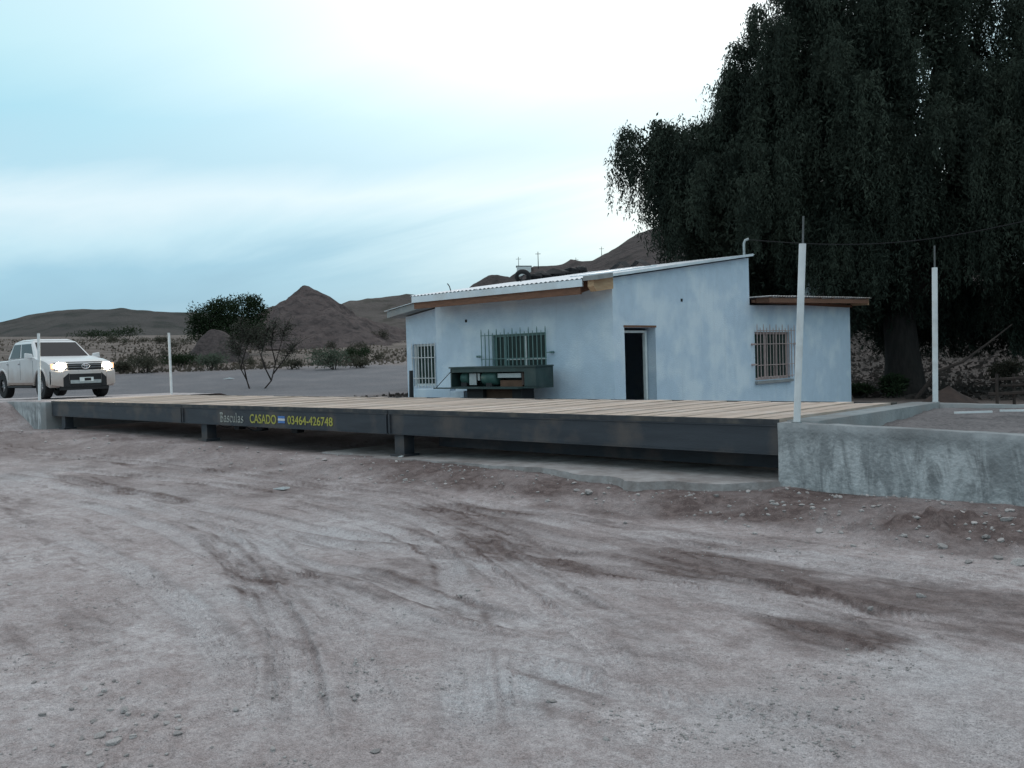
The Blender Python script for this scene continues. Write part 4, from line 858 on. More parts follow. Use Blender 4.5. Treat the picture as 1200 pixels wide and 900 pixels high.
# main roof: corrugated sheets
def sheet(x0, x1, y0, y1, z0, z1, m, name='roof_sheet', along='y', waves=9, amp=.012):
    """corrugated sheet; ridges run from (y0,z0) to (y1,z1) when along='y'"""
    q = []; n_ = waves * 4
    for i in range(n_ + 1):
        u = i / n_; dz = amp * math.sin(2 * math.pi * waves * u)
        if along == 'y': q.append(((x0 + (x1 - x0) * u, y0, z0 + dz), (x0 + (x1 - x0) * u, y1, z1 + dz)))
        else: q.append(((x0, y0 + (y1 - y0) * u, z0 + (z1 - z0) * u + dz), (x1, y0 + (y1 - y0) * u, z0 + (z1 - z0) * u + dz)))
    b_ = MB()
    for off in (0, -.006):
        for i in range(n_): b_.quad(*[(v[0], v[1], v[2] + off) for v in (q[i][0], q[i + 1][0], q[i + 1][1], q[i][1])])
    for e_ in (0, 1):
        for i in range(n_): b_.quad(*[q[i][e_], q[i + 1][e_], (q[i + 1][e_][0], q[i + 1][e_][1], q[i + 1][e_][2] - .006), (q[i][e_][0], q[i][e_][1], q[i][e_][2] - .006)])
    for i in (0, n_): b_.quad(q[i][0], q[i][1], (q[i][1][0], q[i][1][1], q[i][1][2] - .006), (q[i][0][0], q[i][0][1], q[i][0][2] - .006))
    return b_.build(name, m, house)
RY0, RY1 = 4.12, 9.90; zr = lambda y: rtop(y) + .065
sx = np.linspace(-10.66, -5.58, 6)
for i in range(5): sheet(sx[i] - (.03 if i else 0), sx[i + 1], RY0 + .03 * (i % 2), RY1, zr(RY0) + .004 * (i % 2), zr(RY1) + .004 * (i % 2), 'galv')
# fascia, rafters and flashing
box('gutter_board', 'galv', house, -10.63, -5.90, 4.125, 4.160, rtop(4.14) - .085, rtop(4.14) + .045)
box('fascia', 'wood_eave', house, -10.60, -5.98, 4.165, 4.205, rtop(4.18) - .225, rtop(4.18) + .02)
for i in range(8):
    x = -10.45 + i * .62; q = MB(); q.prism([(4.207, rtop(4.2) - .22), (4.735, rtop(4.735) - .16), (4.735, rtop(4.735) + .035), (4.207, rtop(4.2) + .035)], 'x', x - .03, x + .03); q.build('rafter', 'wood_eave', house, fix=True)
MB().prism([(4.16, rtop(4.16) - .10), (4.24, rtop(4.24) - .20), (4.735, rtop(4.735) - .20), (4.735, rtop(4.735) + .03), (4.16, rtop(4.16) + .03)], 'x', -5.80, -5.66).build('barge_end', 'wood_light', house, fix=True)
MB().prism([(4.10, zr(4.10) - .05), (4.55, zr(4.55) - .05), (4.55, zr(4.55) + .035), (4.10, zr(4.10) + .035)], 'x', -5.86, -5.52).build('eave_block', 'concrete_plain', house, fix=True)
MB().prism([(4.56, zr(4.56) - .035), (RY1 - .1, zr(RY1 - .1) - .035), (RY1 - .1, zr(RY1 - .1) + .018), (4.56, zr(4.56) + .018)], 'x', -5.575, -5.55).build('rake_flashing', 'galv', house, fix=True)
# extension roof
ze = lambda y: 2.775 + .020 * (y - 9.83)
for i in range(5):
    a = 9.84 + 5.50 * i / 5; b_ = 9.84 + 5.50 * (i + 1) / 5
    sheet(-10.6, -5.16 - .02 * (i % 2), a - (.03 if i else 0), b_, ze(a) + .004 * (i % 2), ze(b_) + .004 * (i % 2), 'galv_old', along='x')
box('wall_plate', 'wood_eave', house, -5.685, -5.60, 9.9, 15.15, 2.655, 2.72)
for i in range(9):
    y = 9.98 + i * .64; box('rafter', 'wood_eave', house, -5.598, -5.24, y - .03, y + .03, ze(y) - .135, ze(y) - .02)
MB().prism([(9.86, 2.63), (15.27, 2.738), (15.27, 2.843), (9.86, 2.735)], 'x', -5.235, -5.205).build('fascia', 'wood_eave', house, fix=True)
MB().prism([(-5.69, 2.70), (-5.22, 2.70), (-5.22, 2.86), (-5.69, 2.86)], 'y', 15.273, 15.32).build('fascia', 'wood_light', house, fix=True)
# wing roof: falls to the left
MB().prism([(-10.665, 2.87), (-12.58, 2.61), (-12.58, 2.765), (-10.665, 3.025)], 'y', 5.02, 9.0).build('wing_roof', 'concrete_plain', house, fix=True)
MB().prism([(-10.70, 3.028), (-12.64, 2.767), (-12.64, 2.777), (-10.70, 3.040)], 'y', 4.98, 9.05).build('wing_roof_sheet', 'galv', house, fix=True)
# door frame and half-open leaf
df = box('door_frame', 'white_frame', house, BX - TH + .0, BX - TH + .06, 5.10, 5.15, .0, 2.03)
box('jamb', 'white_frame', df, BX - TH, BX - TH + .06, 6.00, 6.06, .0, 2.03); box('lintel', 'white_frame', df, BX - TH, BX - TH + .06, 5.155, 5.995, 1.985, 2.03)
box('door_leaf', 'grey_metal', house, BX - TH - .86, BX - TH - .01, 5.085, 5.12, .05, 1.98)
MB().box(BX - .02, BX + .012, 5.06, 6.12, 2.082, 2.12).build('door_lintel', 'wood_eave', house)
# windows with grilles
def window(axis, face, u0, u1, z0, z1, framem, glassm, mull, sgn):
    """frame and panes set 8 cm into the wall; sgn is the outward direction"""
    def B(nm, mm, par, a, b_, za, zb, d0, d1):
        lo, hi = sorted((face + sgn * d0, face + sgn * d1))
        return box(nm, mm, par, a, b_, lo, hi, za, zb) if axis == 'y' else box(nm, mm, par, lo, hi, a, b_, za, zb)
    wdw = B('window', framem, house, u0 + .001, u1 - .001, z0 + .001, z0 + .05, -.12, -.06)
    B('frame', framem, wdw, u0 + .001, u1 - .001, z1 - .05, z1 - .001, -.12, -.06)
    for a in (u0 + .001, u1 - .051): B('frame', framem, wdw, a, a + .05, z0 + .051, z1 - .051, -.12, -.06)
    us = [u0 + .051] + [u0 + (u1 - u0) * k for k in mull] + [u1 - .051]
    for k in mull: B('mullion', framem, wdw, u0 + (u1 - u0) * k - .025, u0 + (u1 - u0) * k + .025, z0 + .051, z1 - .051, -.12, -.065)
    for a, b_ in zip(us[:-1], us[1:]): B('pane', glassm, wdw, a + (.026 if a != us[0] else 0), b_ - (.026 if b_ != us[-1] else 0), z0 + .051, z1 - .051, -.10, -.094)
    return wdw
wa = window('y', AY, *AWIN, 'green_frame', 'glass', (.22, .60), -1)
box('muntin', 'white_frame', wa, AWIN[0] + .36, AWIN[1] - .055, AY + .062, AY + .074, 1.53, 1.548)
box('stile', 'white_frame', wa, AWIN[0] + .6 * 1.5 - .03, AWIN[0] + .6 * 1.5 + .03, AY + .045, AY + .06, AWIN[2] + .052, AWIN[3] - .052)
for k in range(2): box('curtain', 'curtain_g', wa, AWIN[0] + .06 + .74 * k, AWIN[0] + .70 + .74 * k, AY + .15, AY + .17, 1.05, 2.0)
we = window('x', BX, *EWIN, 'pinkish', 'glass', (.36, .68), 1)
box('curtain', 'curtain', we, BX - .20, BX - .18, EWIN[0] + .5, EWIN[1] - .06, .95, 1.95)
ww = window('y', 5.34, -12.05, -11.27, .98, 1.96, 'white_frame', 'glass', (), -1)
def grille(axis, face, u0, u1, z0, zt, n_, m, spikes, rails, sgn, off=.07, arms=()):
    def P(u, z, k=off): return (u, face + sgn * k, z) if axis == 'y' else (face + sgn * k, u, z)
    g = None
    for k in range(n_):
        u = u0 + (u1 - u0) * k / (n_ - 1); tp = zt + (spikes if k % 2 == 0 or spikes < .06 else spikes * .35)
        o = MB().tube([P(u, z0), P(u, tp - .05), P(u, tp)], [.011, .011, .004], 6).build('grille_bar' if g else 'grille', m, g or house); g = g or o
    for z in rails: MB().tube([P(u0, z, off + .016), P(u1, z, off + .016)], .009, 6).build('grille_rail', m, g)
    for u, z, s_ in arms:
        MB().tube([P(u, z), P(u + s_ * .13, z, off)], .011, 6).build('grille_arm', m, g); MB().tube([P(u + s_ * .13, z, off + .02), P(u + s_ * .13, z, -.01)], .022, 8).build('grille_anchor', m, g)
    return g
grille('y', AY, -9.06, -7.28, 1.0, 2.06, 17, 'green_frame', .12, (1.12, 1.56, 2.05), -1, .09, ((-9.06, 1.62, -1), (-7.28, 1.66, 1)))
grille('x', BX, 9.99, 11.80, .92, 2.05, 13, 'pinkish', .13, (.97, 1.24, 1.72, 2.03), 1, .08, ((9.99, 1.26, -1), (9.99, 1.72, -1), (11.80, 1.72, 1)))
grille('y', 5.34, -12.06, -11.26, .94, 1.96, 8, 'white_paint', .02, (1.16, 1.64), -1, .03)
box('window_sill', 'concrete_plain', house, BX + .002, BX + .075, EWIN[0] - .03, EWIN[1] + .03, .82, .88)
# mast for the power line
pm = thing('roof_mast', 'bent white pipe mast at the high corner of the house roof', 'mast', (-5.8, 9.7, 3.6))
MB().tube([(-5.75, 9.74, 3.35), (-5.75, 9.74, 3.98), (-5.73, 9.76, 4.05), (-5.66, 9.80, 4.08)], .028, 8).build('pipe', 'grey_metal', pm, smooth=True)
a = Vector((-5.66, 9.80, 4.06)); b = at(1260, 245, 17.5)
o = MB().tube([a.lerp(b, i / 30) - Vector((0, 0, .34 * math.sin(math.pi * i / 30))) for i in range(31)], .009, 5).build('power_cable', 'black'); tag(o, 'thin sagging black cable running from the roof mast past the tree', 'cable')
# pale tank behind the extension
c_ = at(953, 332, 27.2); tk = thing('water_tank', 'faint grey water tank on a stand under the tree above the extension roof', 'tank', (c_.x, c_.y, gz(c_.x, c_.y)))
MB().tube([(c_.x, c_.y, c_.z - .45), (c_.x, c_.y, c_.z + .4), (c_.x, c_.y, c_.z + .5)], [.30, .30, .16], 14).build('drum', 'grey_metal', tk)
for k in range(4):
    s1, s2 = (-1, 1)[k % 2] * .22, (-1, 1)[k // 2] * .22; box('leg', 'rust', tk, c_.x + s1 - .03, c_.x + s1 + .03, c_.y + s2 - .03, c_.y + s2 + .03, gz(c_.x, c_.y) - .05, c_.z - .45)

# ---- debris on the roof
def rock(name, m, c_, r3, seed, parent=None, sub=2):
    bm = bmesh.new(); bmesh.ops.create_icosphere(bm, subdivisions=sub, radius=1); rl = random.Random(seed); ph = [rl.uniform(0, 6) for _ in range(6)]
    for v in bm.verts:
        k = 1 + .22 * math.sin(3 * v.co.x + ph[0]) * math.sin(2.4 * v.co.y + ph[1]) + .14 * math.sin(5 * v.co.z + ph[2]) + rl.uniform(-.06, .06)
        v.co = Vector((v.co.x * r3[0] * k, v.co.y * r3[1] * k, v.co.z * r3[2] * k))
    o3 = origin(parent); me = bpy.data.meshes.new(name); bm.to_mesh(me); bm.free(); me.materials.append(M[m]); o = bpy.data.objects.new(name, me); COL.objects.link(o)
    o.parent = parent; o.location = Vector(c_) - o3; o.rotation_euler[2] = rl.uniform(0, 6); return o
def roofz(y): return zr(y) + .012
def on_roof(px, py):                      # meet the roof plane
    d = AF + (px - 600) / FPX * AX - (py - 450) / FPX * AU
    t = (zr(0) + slope * CAM.y - CAM.z) / (d.z - slope * d.y); return CAM + d * t
tyre = thing('old_tyre', 'worn black tyre half standing on the roof edge', 'tyre', (-10.3, 7.35, roofz(7.35)))
q = MB(); cx_, cy_, cz_ = -10.3, 7.35, roofz(7.35) + .10; nn = 22; rg = []
for i in range(nn):
    t = 2 * math.pi * i / nn
    for j in range(8):
        p_ = 2 * math.pi * j / 8; rr = .15 + .055 * math.cos(p_); v = Vector((rr * math.cos(t), .065 * math.sin(p_), rr * math.sin(t) * .95)); v = Matrix.Rotation(R_(38), 3, 'X') @ v; v = Matrix.Rotation(R_(35), 3, 'Z') @ v
        q.v.append((cx_ + v.x, cy_ + v.y, cz_ + v.z))
for i in range(nn):
    for j in range(8): q.f.append((i * 8 + j, ((i + 1) % nn) * 8 + j, ((i + 1) % nn) * 8 + (j + 1) % 8, i * 8 + (j + 1) % 8))
q.build('tyre_body', 'black', tyre, smooth=True)
labs = ['dark flat lump right beside the tyre on the roof', 'second dark lump from the tyre on the roof', 'low dark lump in the middle of the roof row', 'widest dark lump of the roof row', 'dark lump next to the end of the roof row', 'last dark lump of the roof row, farthest from the tyre']
for i, lb in enumerate(labs):
    y = 7.75 + .36 * i; o = rock('roof_weight', 'black', (-10.30 - .05 * (i % 2), y, roofz(y) + .055), (.26 + (.08 if i == 3 else 0), .20, .10 + .025 * (i % 3)), 40 + i); tag(o, lb, 'weight', 'dark weights along the roof edge')
q = MB()
pts = [(-7.9 + .12 * i, 7.6 + .03 * i, roofz(7.6) + .03 + .16 * math.sin(i * .9) ** 2) for i in range(8)]
for p0, p1 in zip(pts[:-1], pts[1:]): q.hexa([(p0[0], p0[1], p0[2]), (p1[0], p1[1], p1[2]), (p1[0], p1[1] + .22, p1[2] + .03), (p0[0], p0[1] + .22, p0[2] + .03), (p0[0], p0[1], p0[2] + .01), (p1[0], p1[1], p1[2] + .01), (p1[0], p1[1] + .22, p1[2] + .04), (p0[0], p0[1] + .22, p0[2] + .04)])
tag(q.build('bent_strip', 'dark_iron'), 'crumpled dark metal strip lying mid roof', 'metal scrap')
for (x, y, dx, dz, lb) in ((-10.1, 4.8, -.10, .16, 'bent wire sticking up at the lower left roof corner'), (-9.5, 6.4, .10, .15, 'short twisted wire standing on the left of the roof')):
    tag(MB().tube([(x, y, roofz(y) - .01), (x + dx * .4, y, roofz(y) + dz * .6), (x + dx, y, roofz(y) + dz)], .012, 5).build('roof_wire', 'dark_iron'), lb, 'wire')
tag(MB().prism([(5.6, roofz(5.6)), (7.4, roofz(7.4)), (7.4, roofz(7.4) + .03), (5.6, roofz(5.6) + .02)], 'x', -7.4, -6.5).build('loose_sheet', 'galv', fix=True), 'loose pale metal sheet lying on the roof near its raised edge', 'metal sheet')

# ---- green cabinet on the far side of the deck
cb = thing('machine_cabinet', 'long dark green metal cabinet with open front showing machinery by the house window', 'cabinet', (-7.9, 4.2, .1))
CX0, CX1, CY0, CY1, CZ0, CZ1 = -9.28, -6.93, 3.95, 4.45, .985, 1.42; t_ = .03
box('top_panel', 'cab', cb, CX0 - .03, CX1 + .02, CY0 - .02, CY1, CZ1 - t_, CZ1); box('bottom_panel', 'cab', cb, CX0, CX1, CY0, CY1, CZ0, CZ0 + t_)
box('back_panel', 'cab', cb, CX0, CX1, CY1 - t_, CY1 - .001, CZ0 + t_ + .001, CZ1 - t_ - .001)
box('end_panel', 'cab', cb, CX0, CX0 + t_, CY0, CY1 - t_ - .001, CZ0 + t_ + .001, CZ1 - t_ - .001)
box('end_panel', 'cab', cb, CX1 - .30, CX1, CY0 - .004, CY1 - t_ - .001, CZ0 + t_ + .001, CZ1 - t_ - .001, .01)
box('top_rail', 'cab', cb, CX0 + .001, CX1 - .302, CY0, CY0 + .03, CZ1 - .115, CZ1 - t_ - .001)
box('drop_flap', 'cab', cb, CX0 - .36, CX1 - .32, CY0 - .16, CY0 - .006, CZ0 - .006, CZ0 + .018)
MB().tube([(CX0 - .34, CY0 - .1, CZ0 + .015), (CX0 - .02, CY0 + .05, CZ1 - .08)], .008, 5).build('stay_wire', 'dark_iron', cb)
for x, r_, l_ in ((-9.0, .13, .22), (-8.28, .15, .42)):
    MB().tube([(x - l_ / 2, 4.16, 1.19), (x - l_ / 2 + .03, 4.16, 1.19), (x + l_ / 2 - .03, 4.16, 1.19), (x + l_ / 2, 4.16, 1.19)], [r_ * .75, r_, r_, r_ * .75], 16).build('motor_drum', 'cab_in', cb, smooth=True)
    box('mount', 'dark_iron', cb, x - .08, x + .08, 4.05, 4.3, CZ0 + t_, 1.10)
box('dial_plate', 'grey_metal', cb, -8.80, -8.60, 4.02, 4.035, 1.05, 1.28); box('dial_plate', 'grey_metal', cb, -8.56, -8.50, 4.02, 4.035, 1.14, 1.28)
box('beam_bar', 'grey_metal', cb, -7.98, -7.36, 4.00, 4.03, 1.19, 1.275); box('beam_end', 'rust', cb, -7.34, -7.29, 4.0, 4.05, 1.05, 1.29)
box('drawer', 'board', cb, -7.95, -7.36, 4.04, 4.30, CZ0 + t_, 1.14)
for x0, x1, mm in ((-8.86, -8.40, 'dark_iron'), (-7.60, -7.35, 'dark_iron')): box('leg', mm, cb, x0, x1, 4.0, 4.35, .08, CZ0 - .001)
box('apron_board', 'board', cb, -8.40, -7.60, 4.1, 4.14, .55, CZ0 - .001)
# low white wall and dark post to the left of the cabinet
lw = thing('low_wall', 'low white masonry wall left of the green cabinet', 'wall', (-10, 4.4, 0))
box('block', 'plaster', lw, -10.88, -9.72, 4.33, 4.50, -.05, .955, .01); box('block', 'plaster', lw, -9.718, -9.30, 4.33, 4.50, -.05, .915, .01)
tag(MB().tube([(-11.08, 4.42, 0), (-11.09, 4.42, .6), (-11.08, 4.43, 1.36)], [.06, .055, .045], 7).build('short_post', 'dark_iron'), 'short dark stump of a post before the white barred window', 'post')

# ------------------------------------------------------------------ right background
dm = at(1112, 452, 18.0); z0 = gz(dm.x, dm.y); n, k = 60, 16; V = []
for i in range(k):
    s = i / (k - 1)
    for j in range(n):
        t = 2 * math.pi * j / n; V.append((dm.x + 1.25 * s * math.cos(t) * (1 + .15 * math.sin(2 * t)), dm.y + 1.1 * s * math.sin(t), z0 - .08 + (dm.z + .02 - z0) * (1 - s) ** 1.05))
V = np.array(V); V[:, 2] += .10 * fbm(V[:, 0] * 2.5, V[:, 1] * 2.5, 4, 77)
tag(npmesh('earth_mound', V, grid_faces(k, n, True), mat('dark_earth', (.055, .038, .032), (.03, .022, .02), scale=5, rough=1, bump=.6, bscale=12), smooth=True), 'dark earth mound just beyond the far ramp wall', 'mound')
# broken wooden rails
wr = thing('timber_rack', 'broken timber rack standing under the tree at the right edge', 'rack', tuple(Vector((at(1185, 460, 21).x, at(1185, 460, 21).y, 0))))
def P21(px, py, d=21.0): return at(px, py, d)
for (a, b_, r_) in (((1162, 445), (1215, 442), .035), ((1172, 452), (1216, 450), .03), ((1158, 462), (1218, 459), .04)): MB().tube([P21(*a), P21(*b_, 20.6)], r_, 5).build('rail', 'twig', wr)
for px in (1168, 1188, 1209):
    a = P21(px, 438, 20.9); MB().tube([(a.x, a.y, a.z), (a.x, a.y, gz(a.x, a.y) - .05)], .035, 5).build('upright', 'twig', wr)
# wire-thin litter along the bank and loose stones: stones are pieces of the ground
sr = random.Random(31); spots = []
for px, py, s in ((440, 882, .030), (320, 881, .028), (133, 871, .05), (118, 862, .045), (146, 835, .05), (122, 812, .035), (648, 822, .03), (645, 822, .03), (150, 838, .03), (208, 840, .028), (710, 868, .03), (690, 585, .10), (676, 582, .06), (642, 588, .05), (560, 690, .035), (540, 697, .03), (1126, 620, .07), (1156, 640, .07), (1195, 660, .10), (1170, 655, .06), (1080, 700, .05), (1020, 715, .04), (870, 610, .05), (905, 600, .06), (940, 605, .05), (960, 625, .06), (1000, 640, .05), (1040, 610, .06), (925, 640, .04), (590, 600, .04), (12, 687, .035), (475, 565, .06), (330, 548, .05), (290, 532, .06), (240, 530, .06), (1105, 645, .08), (1135, 660, .06), (1060, 635, .05), (1180, 630, .08), (985, 600, .05)):
    p_ = on_z(px, py, .0); spots.append((p_.x, p_.y, s))
for i in range(150):
    x = sr.uniform(-6, 6); y = -.25 - abs(sr.gauss(0, .7)); spots.append((x, y, sr.uniform(.018, .05)))
for i in range(40): spots.append((sr.uniform(-20, -6), -.5 - abs(sr.gauss(0, .8)), sr.uniform(.03, .07)))
for i in range(60):
    p_ = on_z(sr.gauss(130, 70), sr.gauss(850, 35), 0); spots.append((p_.x, p_.y, sr.uniform(.010, .03)))
SM = []
for k in range(6):
    o = rock('stone', 'stone', (0, 0, 0), (1, .8, .62), 60 + k, None, 2 if k < 3 else 1); SM.append(o.data); bpy.data.objects.remove(o)
for i, (x, y, s) in enumerate(spots):
    o = bpy.data.objects.new('stone', SM[i % 6]); COL.objects.link(o); o.parent = ground; s *= .62
    o.location = (x, y, gz(x, y) + s * .22); o.scale = (s, s * sr.uniform(.7, 1.1), s * sr.uniform(.7, 1.0)); o.rotation_euler = (sr.uniform(-.3, .3), sr.uniform(-.3, .3), sr.uniform(0, 6.28))
# pebbles: too many to pick apart
n = 30000; rr = 1 / (1 / 20 + (1 / 2.8 - 1 / 20) * rng.random(n)); aa = fa + R_(33) * (2 * rng.random(n) - 1)
px_ = CAM.x + rr * np.cos(aa); py_ = CAM.y + rr * np.sin(aa); kp = (fbm(px_ * 1.1, py_ * 1.1, 4, 95) + .75 * (py_ > -1.7) > .16) & (py_ < .1); px_, py_ = px_[kp], py_[kp]
n = len(px_); pz = height(px_, py_); sz = ((.0018 + .011 * rng.random(n) ** 6) * (1 + 1.1 * ((py_ > -1.6) & (px_ > -9))))[:, None, None]
octa = np.array([(1, 0, 0), (0, 1, 0), (-1, 0, 0), (0, -1, 0), (0, 0, .7), (0, 0, -.7)], float)
V = octa[None] * (.7 + .6 * rng.random((n, 6, 1))) * sz
th = rng.random(n) * 6.28; c1, s1 = np.cos(th)[:, None], np.sin(th)[:, None]
V = np.stack([V[..., 0] * c1 - V[..., 1] * s1, V[..., 0] * s1 + V[..., 1] * c1, V[..., 2]], -1) + np.stack([px_, py_, pz + .002], -1)[:, None]
F = (np.array([(0, 1, 4), (1, 2, 4), (2, 3, 4), (3, 0, 4), (1, 0, 5), (2, 1, 5), (3, 2, 5), (0, 3, 5)])[None] + 6 * np.arange(n)[:, None, None]).reshape(-1, 3)
tag(npmesh('pebbles', V.reshape(-1, 3), F, mat('pebble', (.42, .395, .385), (.24, .215, .205), scale=9, rough=.95), ground), kind='stuff')
# litter
for (px, py, s, lb) in ((330, 567, .11, 'pale scrap of paper on the dirt before the lettering'), (470, 540, .05, 'small pale scrap lying near the middle deck leg'), (268, 443, .5, 'white scrap on the far gravel road left of the bare trees')):
    c_ = on_z(px, py, .06) if py > 460 else at(px, py, 72); z = gz(c_.x, c_.y)
    o = MB().hexa([(c_.x - s, c_.y - s * .5, z + .005), (c_.x + s, c_.y - s * .4, z + .012), (c_.x + s * .9, c_.y + s * .5, z + .02), (c_.x - s * .8, c_.y + s * .4, z + .008), (c_.x - s, c_.y - s * .5, z + .012), (c_.x + s, c_.y - s * .4, z + .03 + s * .2), (c_.x + s * .9, c_.y + s * .5, z + .035), (c_.x - s * .8, c_.y + s * .4, z + .02)]).build('litter', 'white_paint'); tag(o, lb, 'litter')

# ------------------------------------------------------------------ pickup truck (local x forward = +X)
TX, TY, TZ = -24.45, 1.72, ZD - .02
tr = thing('pickup_truck', 'white double-cab pickup truck with lit headlights on the far end of the weighbridge', 'pickup truck', (TX, TY, TZ))
def T(x, y, z): return (TX + x, TY + y, TZ + z)
def arch(cx_, r_, n_=9, lo=.42):
    a0 = math.asin(max(-1, min(1, (lo - .38) / r_))); return [(cx_ + r_ * math.cos(t), .38 + r_ * math.sin(t)) for t in np.linspace(math.pi - a0, a0, n_)]
prof = [(-2.48, .56), (-2.5, 1.12), (-1.32, 1.14), (1.12, 1.215), (1.30, 1.20), (1.80, 1.145), (2.15, 1.08), (2.33, 1.03), (2.43, .96), (2.46, .80), (2.50, .74), (2.50, .44), (2.38, .32), (2.08, .36)]
prof += list(reversed(arch(1.56, .47, 10, .40))) + list(reversed(arch(-1.50, .47, 10, .42)))
# loft the outline across the width with rounded shoulders and a curved nose
bm = bmesh.new(); ys = [-.885, -.86, -.78, -.45, 0, .45, .78, .86, .885]; rows = []
for y in ys:
    row = []
    for (x, z) in prof:
        ay = abs(y); nx_ = x; nz_ = z
        if x > 2.0: nx_ = x - .16 * (ay / .885) ** 2.4 * sstep(2.0, 2.45, np.array(x))
        if z > 1.0 and ay > .8: nz_ = z - .035 * (ay - .8) / .085
        if z > 1.0 and x > 1.2: nz_ = nz_ + .035 * (1 - (ay / .885) ** 2) - .035
        if ay > .88: nx_ = nx_ * .995
        row.append(bm.verts.new(T(float(nx_), y, float(nz_))))
    rows.append(row)
for a, b_ in zip(rows[:-1], rows[1:]):
    for i in range(len(prof)): j = (i + 1) % len(prof); bm.faces.new((a[i], a[j], b_[j], b_[i]))
bm.faces.new(rows[0]); bm.faces.new(list(reversed(rows[-1])))
bmesh.ops.recalc_face_normals(bm, faces=bm.faces); bmesh.ops.translate(bm, verts=bm.verts, vec=(-TX, -TY, -TZ))
me = bpy.data.meshes.new('body'); bm.to_mesh(me); bm.free(); me.materials.append(M['car_white']); body = bpy.data.objects.new('body', me); COL.objects.link(body); body.parent = tr
me.shade_smooth(); md = body.modifiers.new('es', 'EDGE_SPLIT'); md.split_angle = R_(32)
# greenhouse
gb = [(1.12, .80), (-1.34, .80)]; gt = [(.30, .63), (-1.12, .63)]
q = MB(); zb_, zt_ = 1.135, 1.69
q.hexa([T(gb[1][0], -.80, zb_), T(gb[0][0], -.80, zb_), T(gb[0][0], .80, zb_), T(gb[1][0], .80, zb_), T(gt[1][0], -.63, zt_), T(gt[0][0], -.63, zt_), T(gt[0][0], .63, zt_), T(gt[1][0], .63, zt_)])
q.build('cab', 'car_white', tr, bevel=.075)
q = MB(); q.hexa([T(-1.05, -.58, 1.695), T(.24, -.58, 1.695), T(.24, .58, 1.695), T(-1.05, .58, 1.695), T(-.95, -.45, 1.745), T(.10, -.45, 1.745), T(.10, .45, 1.745), T(-.95, .45, 1.745)]).build('roof', 'car_white', tr, bevel=.03)
def lerp3(a, b_, t): return tuple(a[i] + (b_[i] - a[i]) * t for i in range(3))
def glassq(name, c4, n_, u0, u1, v0, v1, mtl='car_glass', u0t=None, u1t=None):
    """panel on a face given by its corners (bl, br, tr, tl), pushed out along n_"""
    u0t = u0 if u0t is None else u0t; u1t = u1 if u1t is None else u1t
    def S_(u, v, k): p_ = lerp3(lerp3(c4[0], c4[1], u), lerp3(c4[3], c4[2], u), v); return tuple(p_[i] + n_[i] * k for i in range(3))
    pts = [(u0, v0), (u1, v0), (u1t, v1), (u0t, v1)]
    return MB().hexa([S_(u, v, -.01) for u, v in pts] + [S_(u, v, .008) for u, v in pts]).build(name, mtl, tr, fix=True)
ws = [T(1.12, -.80, zb_), T(1.12, .80, zb_), T(.30, .63, zt_), T(.30, -.63, zt_)]; nv = Vector((.565, 0, .82)).normalized()
glassq('windshield', ws, nv, .055, .945, .05, .90)
rs = [T(-1.34, -.80, zb_), T(1.12, -.80, zb_), T(.30, -.63, zt_), T(-1.12, -.63, zt_)]; nr_ = Vector((0, -.957, .288))
lsd = [T(-1.34, .80, zb_), T(1.12, .80, zb_), T(.30, .63, zt_), T(-1.12, .63, zt_)]; nl_ = Vector((0, .957, .288))
for sd_, n_ in ((rs, nr_), (lsd, nl_)):
    glassq('side_window', sd_, n_, .50, .90, .10, .84, u0t=.46, u1t=.93); glassq('side_window', sd_, n_, .10, .45, .10, .84, u0t=.08, u1t=.41)
bs = [T(-1.34, -.80, zb_), T(-1.34, .80, zb_), T(-1.12, .63, zt_), T(-1.12, -.63, zt_)]; glassq('rear_window', bs, Vector((-.93, 0, .36)), .1, .9, .12, .85)
# open bed
box('bed_floor', 'car_black', tr, TX - 2.42, TX - 1.42, TY - .74, TY + .74, TZ + 1.118, TZ + 1.145)
# nose
def nosex(y): return 2.45 - .16 * (abs(y) / .885) ** 2.4
def nose(name, m, y0, y1, z0, z1, out, thick=.05, bevel=0.0, z0b=None, z1b=None, n_=6):
    q = MB(); z0b = z0 if z0b is None else z0b; z1b = z1 if z1b is None else z1b
    for i in range(n_):
        a = y0 + (y1 - y0) * i / n_; b_ = y0 + (y1 - y0) * (i + 1) / n_; ka, kb = i / n_, (i + 1) / n_
        za0, zb0 = z0 + (z0b - z0) * ka, z0 + (z0b - z0) * kb; za1, zb1 = z1 + (z1b - z1) * ka, z1 + (z1b - z1) * kb
        xa, xb = nosex(a) + out, nosex(b_) + out
        q.hexa([T(xa - thick, a, za0), T(xa, a, za0), T(xb, b_, zb0), T(xb - thick, b_, zb0), T(xa - thick, a, za1), T(xa, a, za1), T(xb, b_, zb1), T(xb - thick, b_, zb1)])
    return q.build(name, m, tr, bevel=bevel)
gr = nose('grille', 'car_black', -.47, .47, .80, .975, .022)
for z in (.862, .925): nose('grille_slat', 'rim', -.46, .46, z, z + .016, .034).parent = gr
nose('grille_surround', 'car_white', -.49, .49, .977, 1.0, .034); nose('grille_surround', 'car_white', -.60, .60, .735, .798, .050, .07, .015)
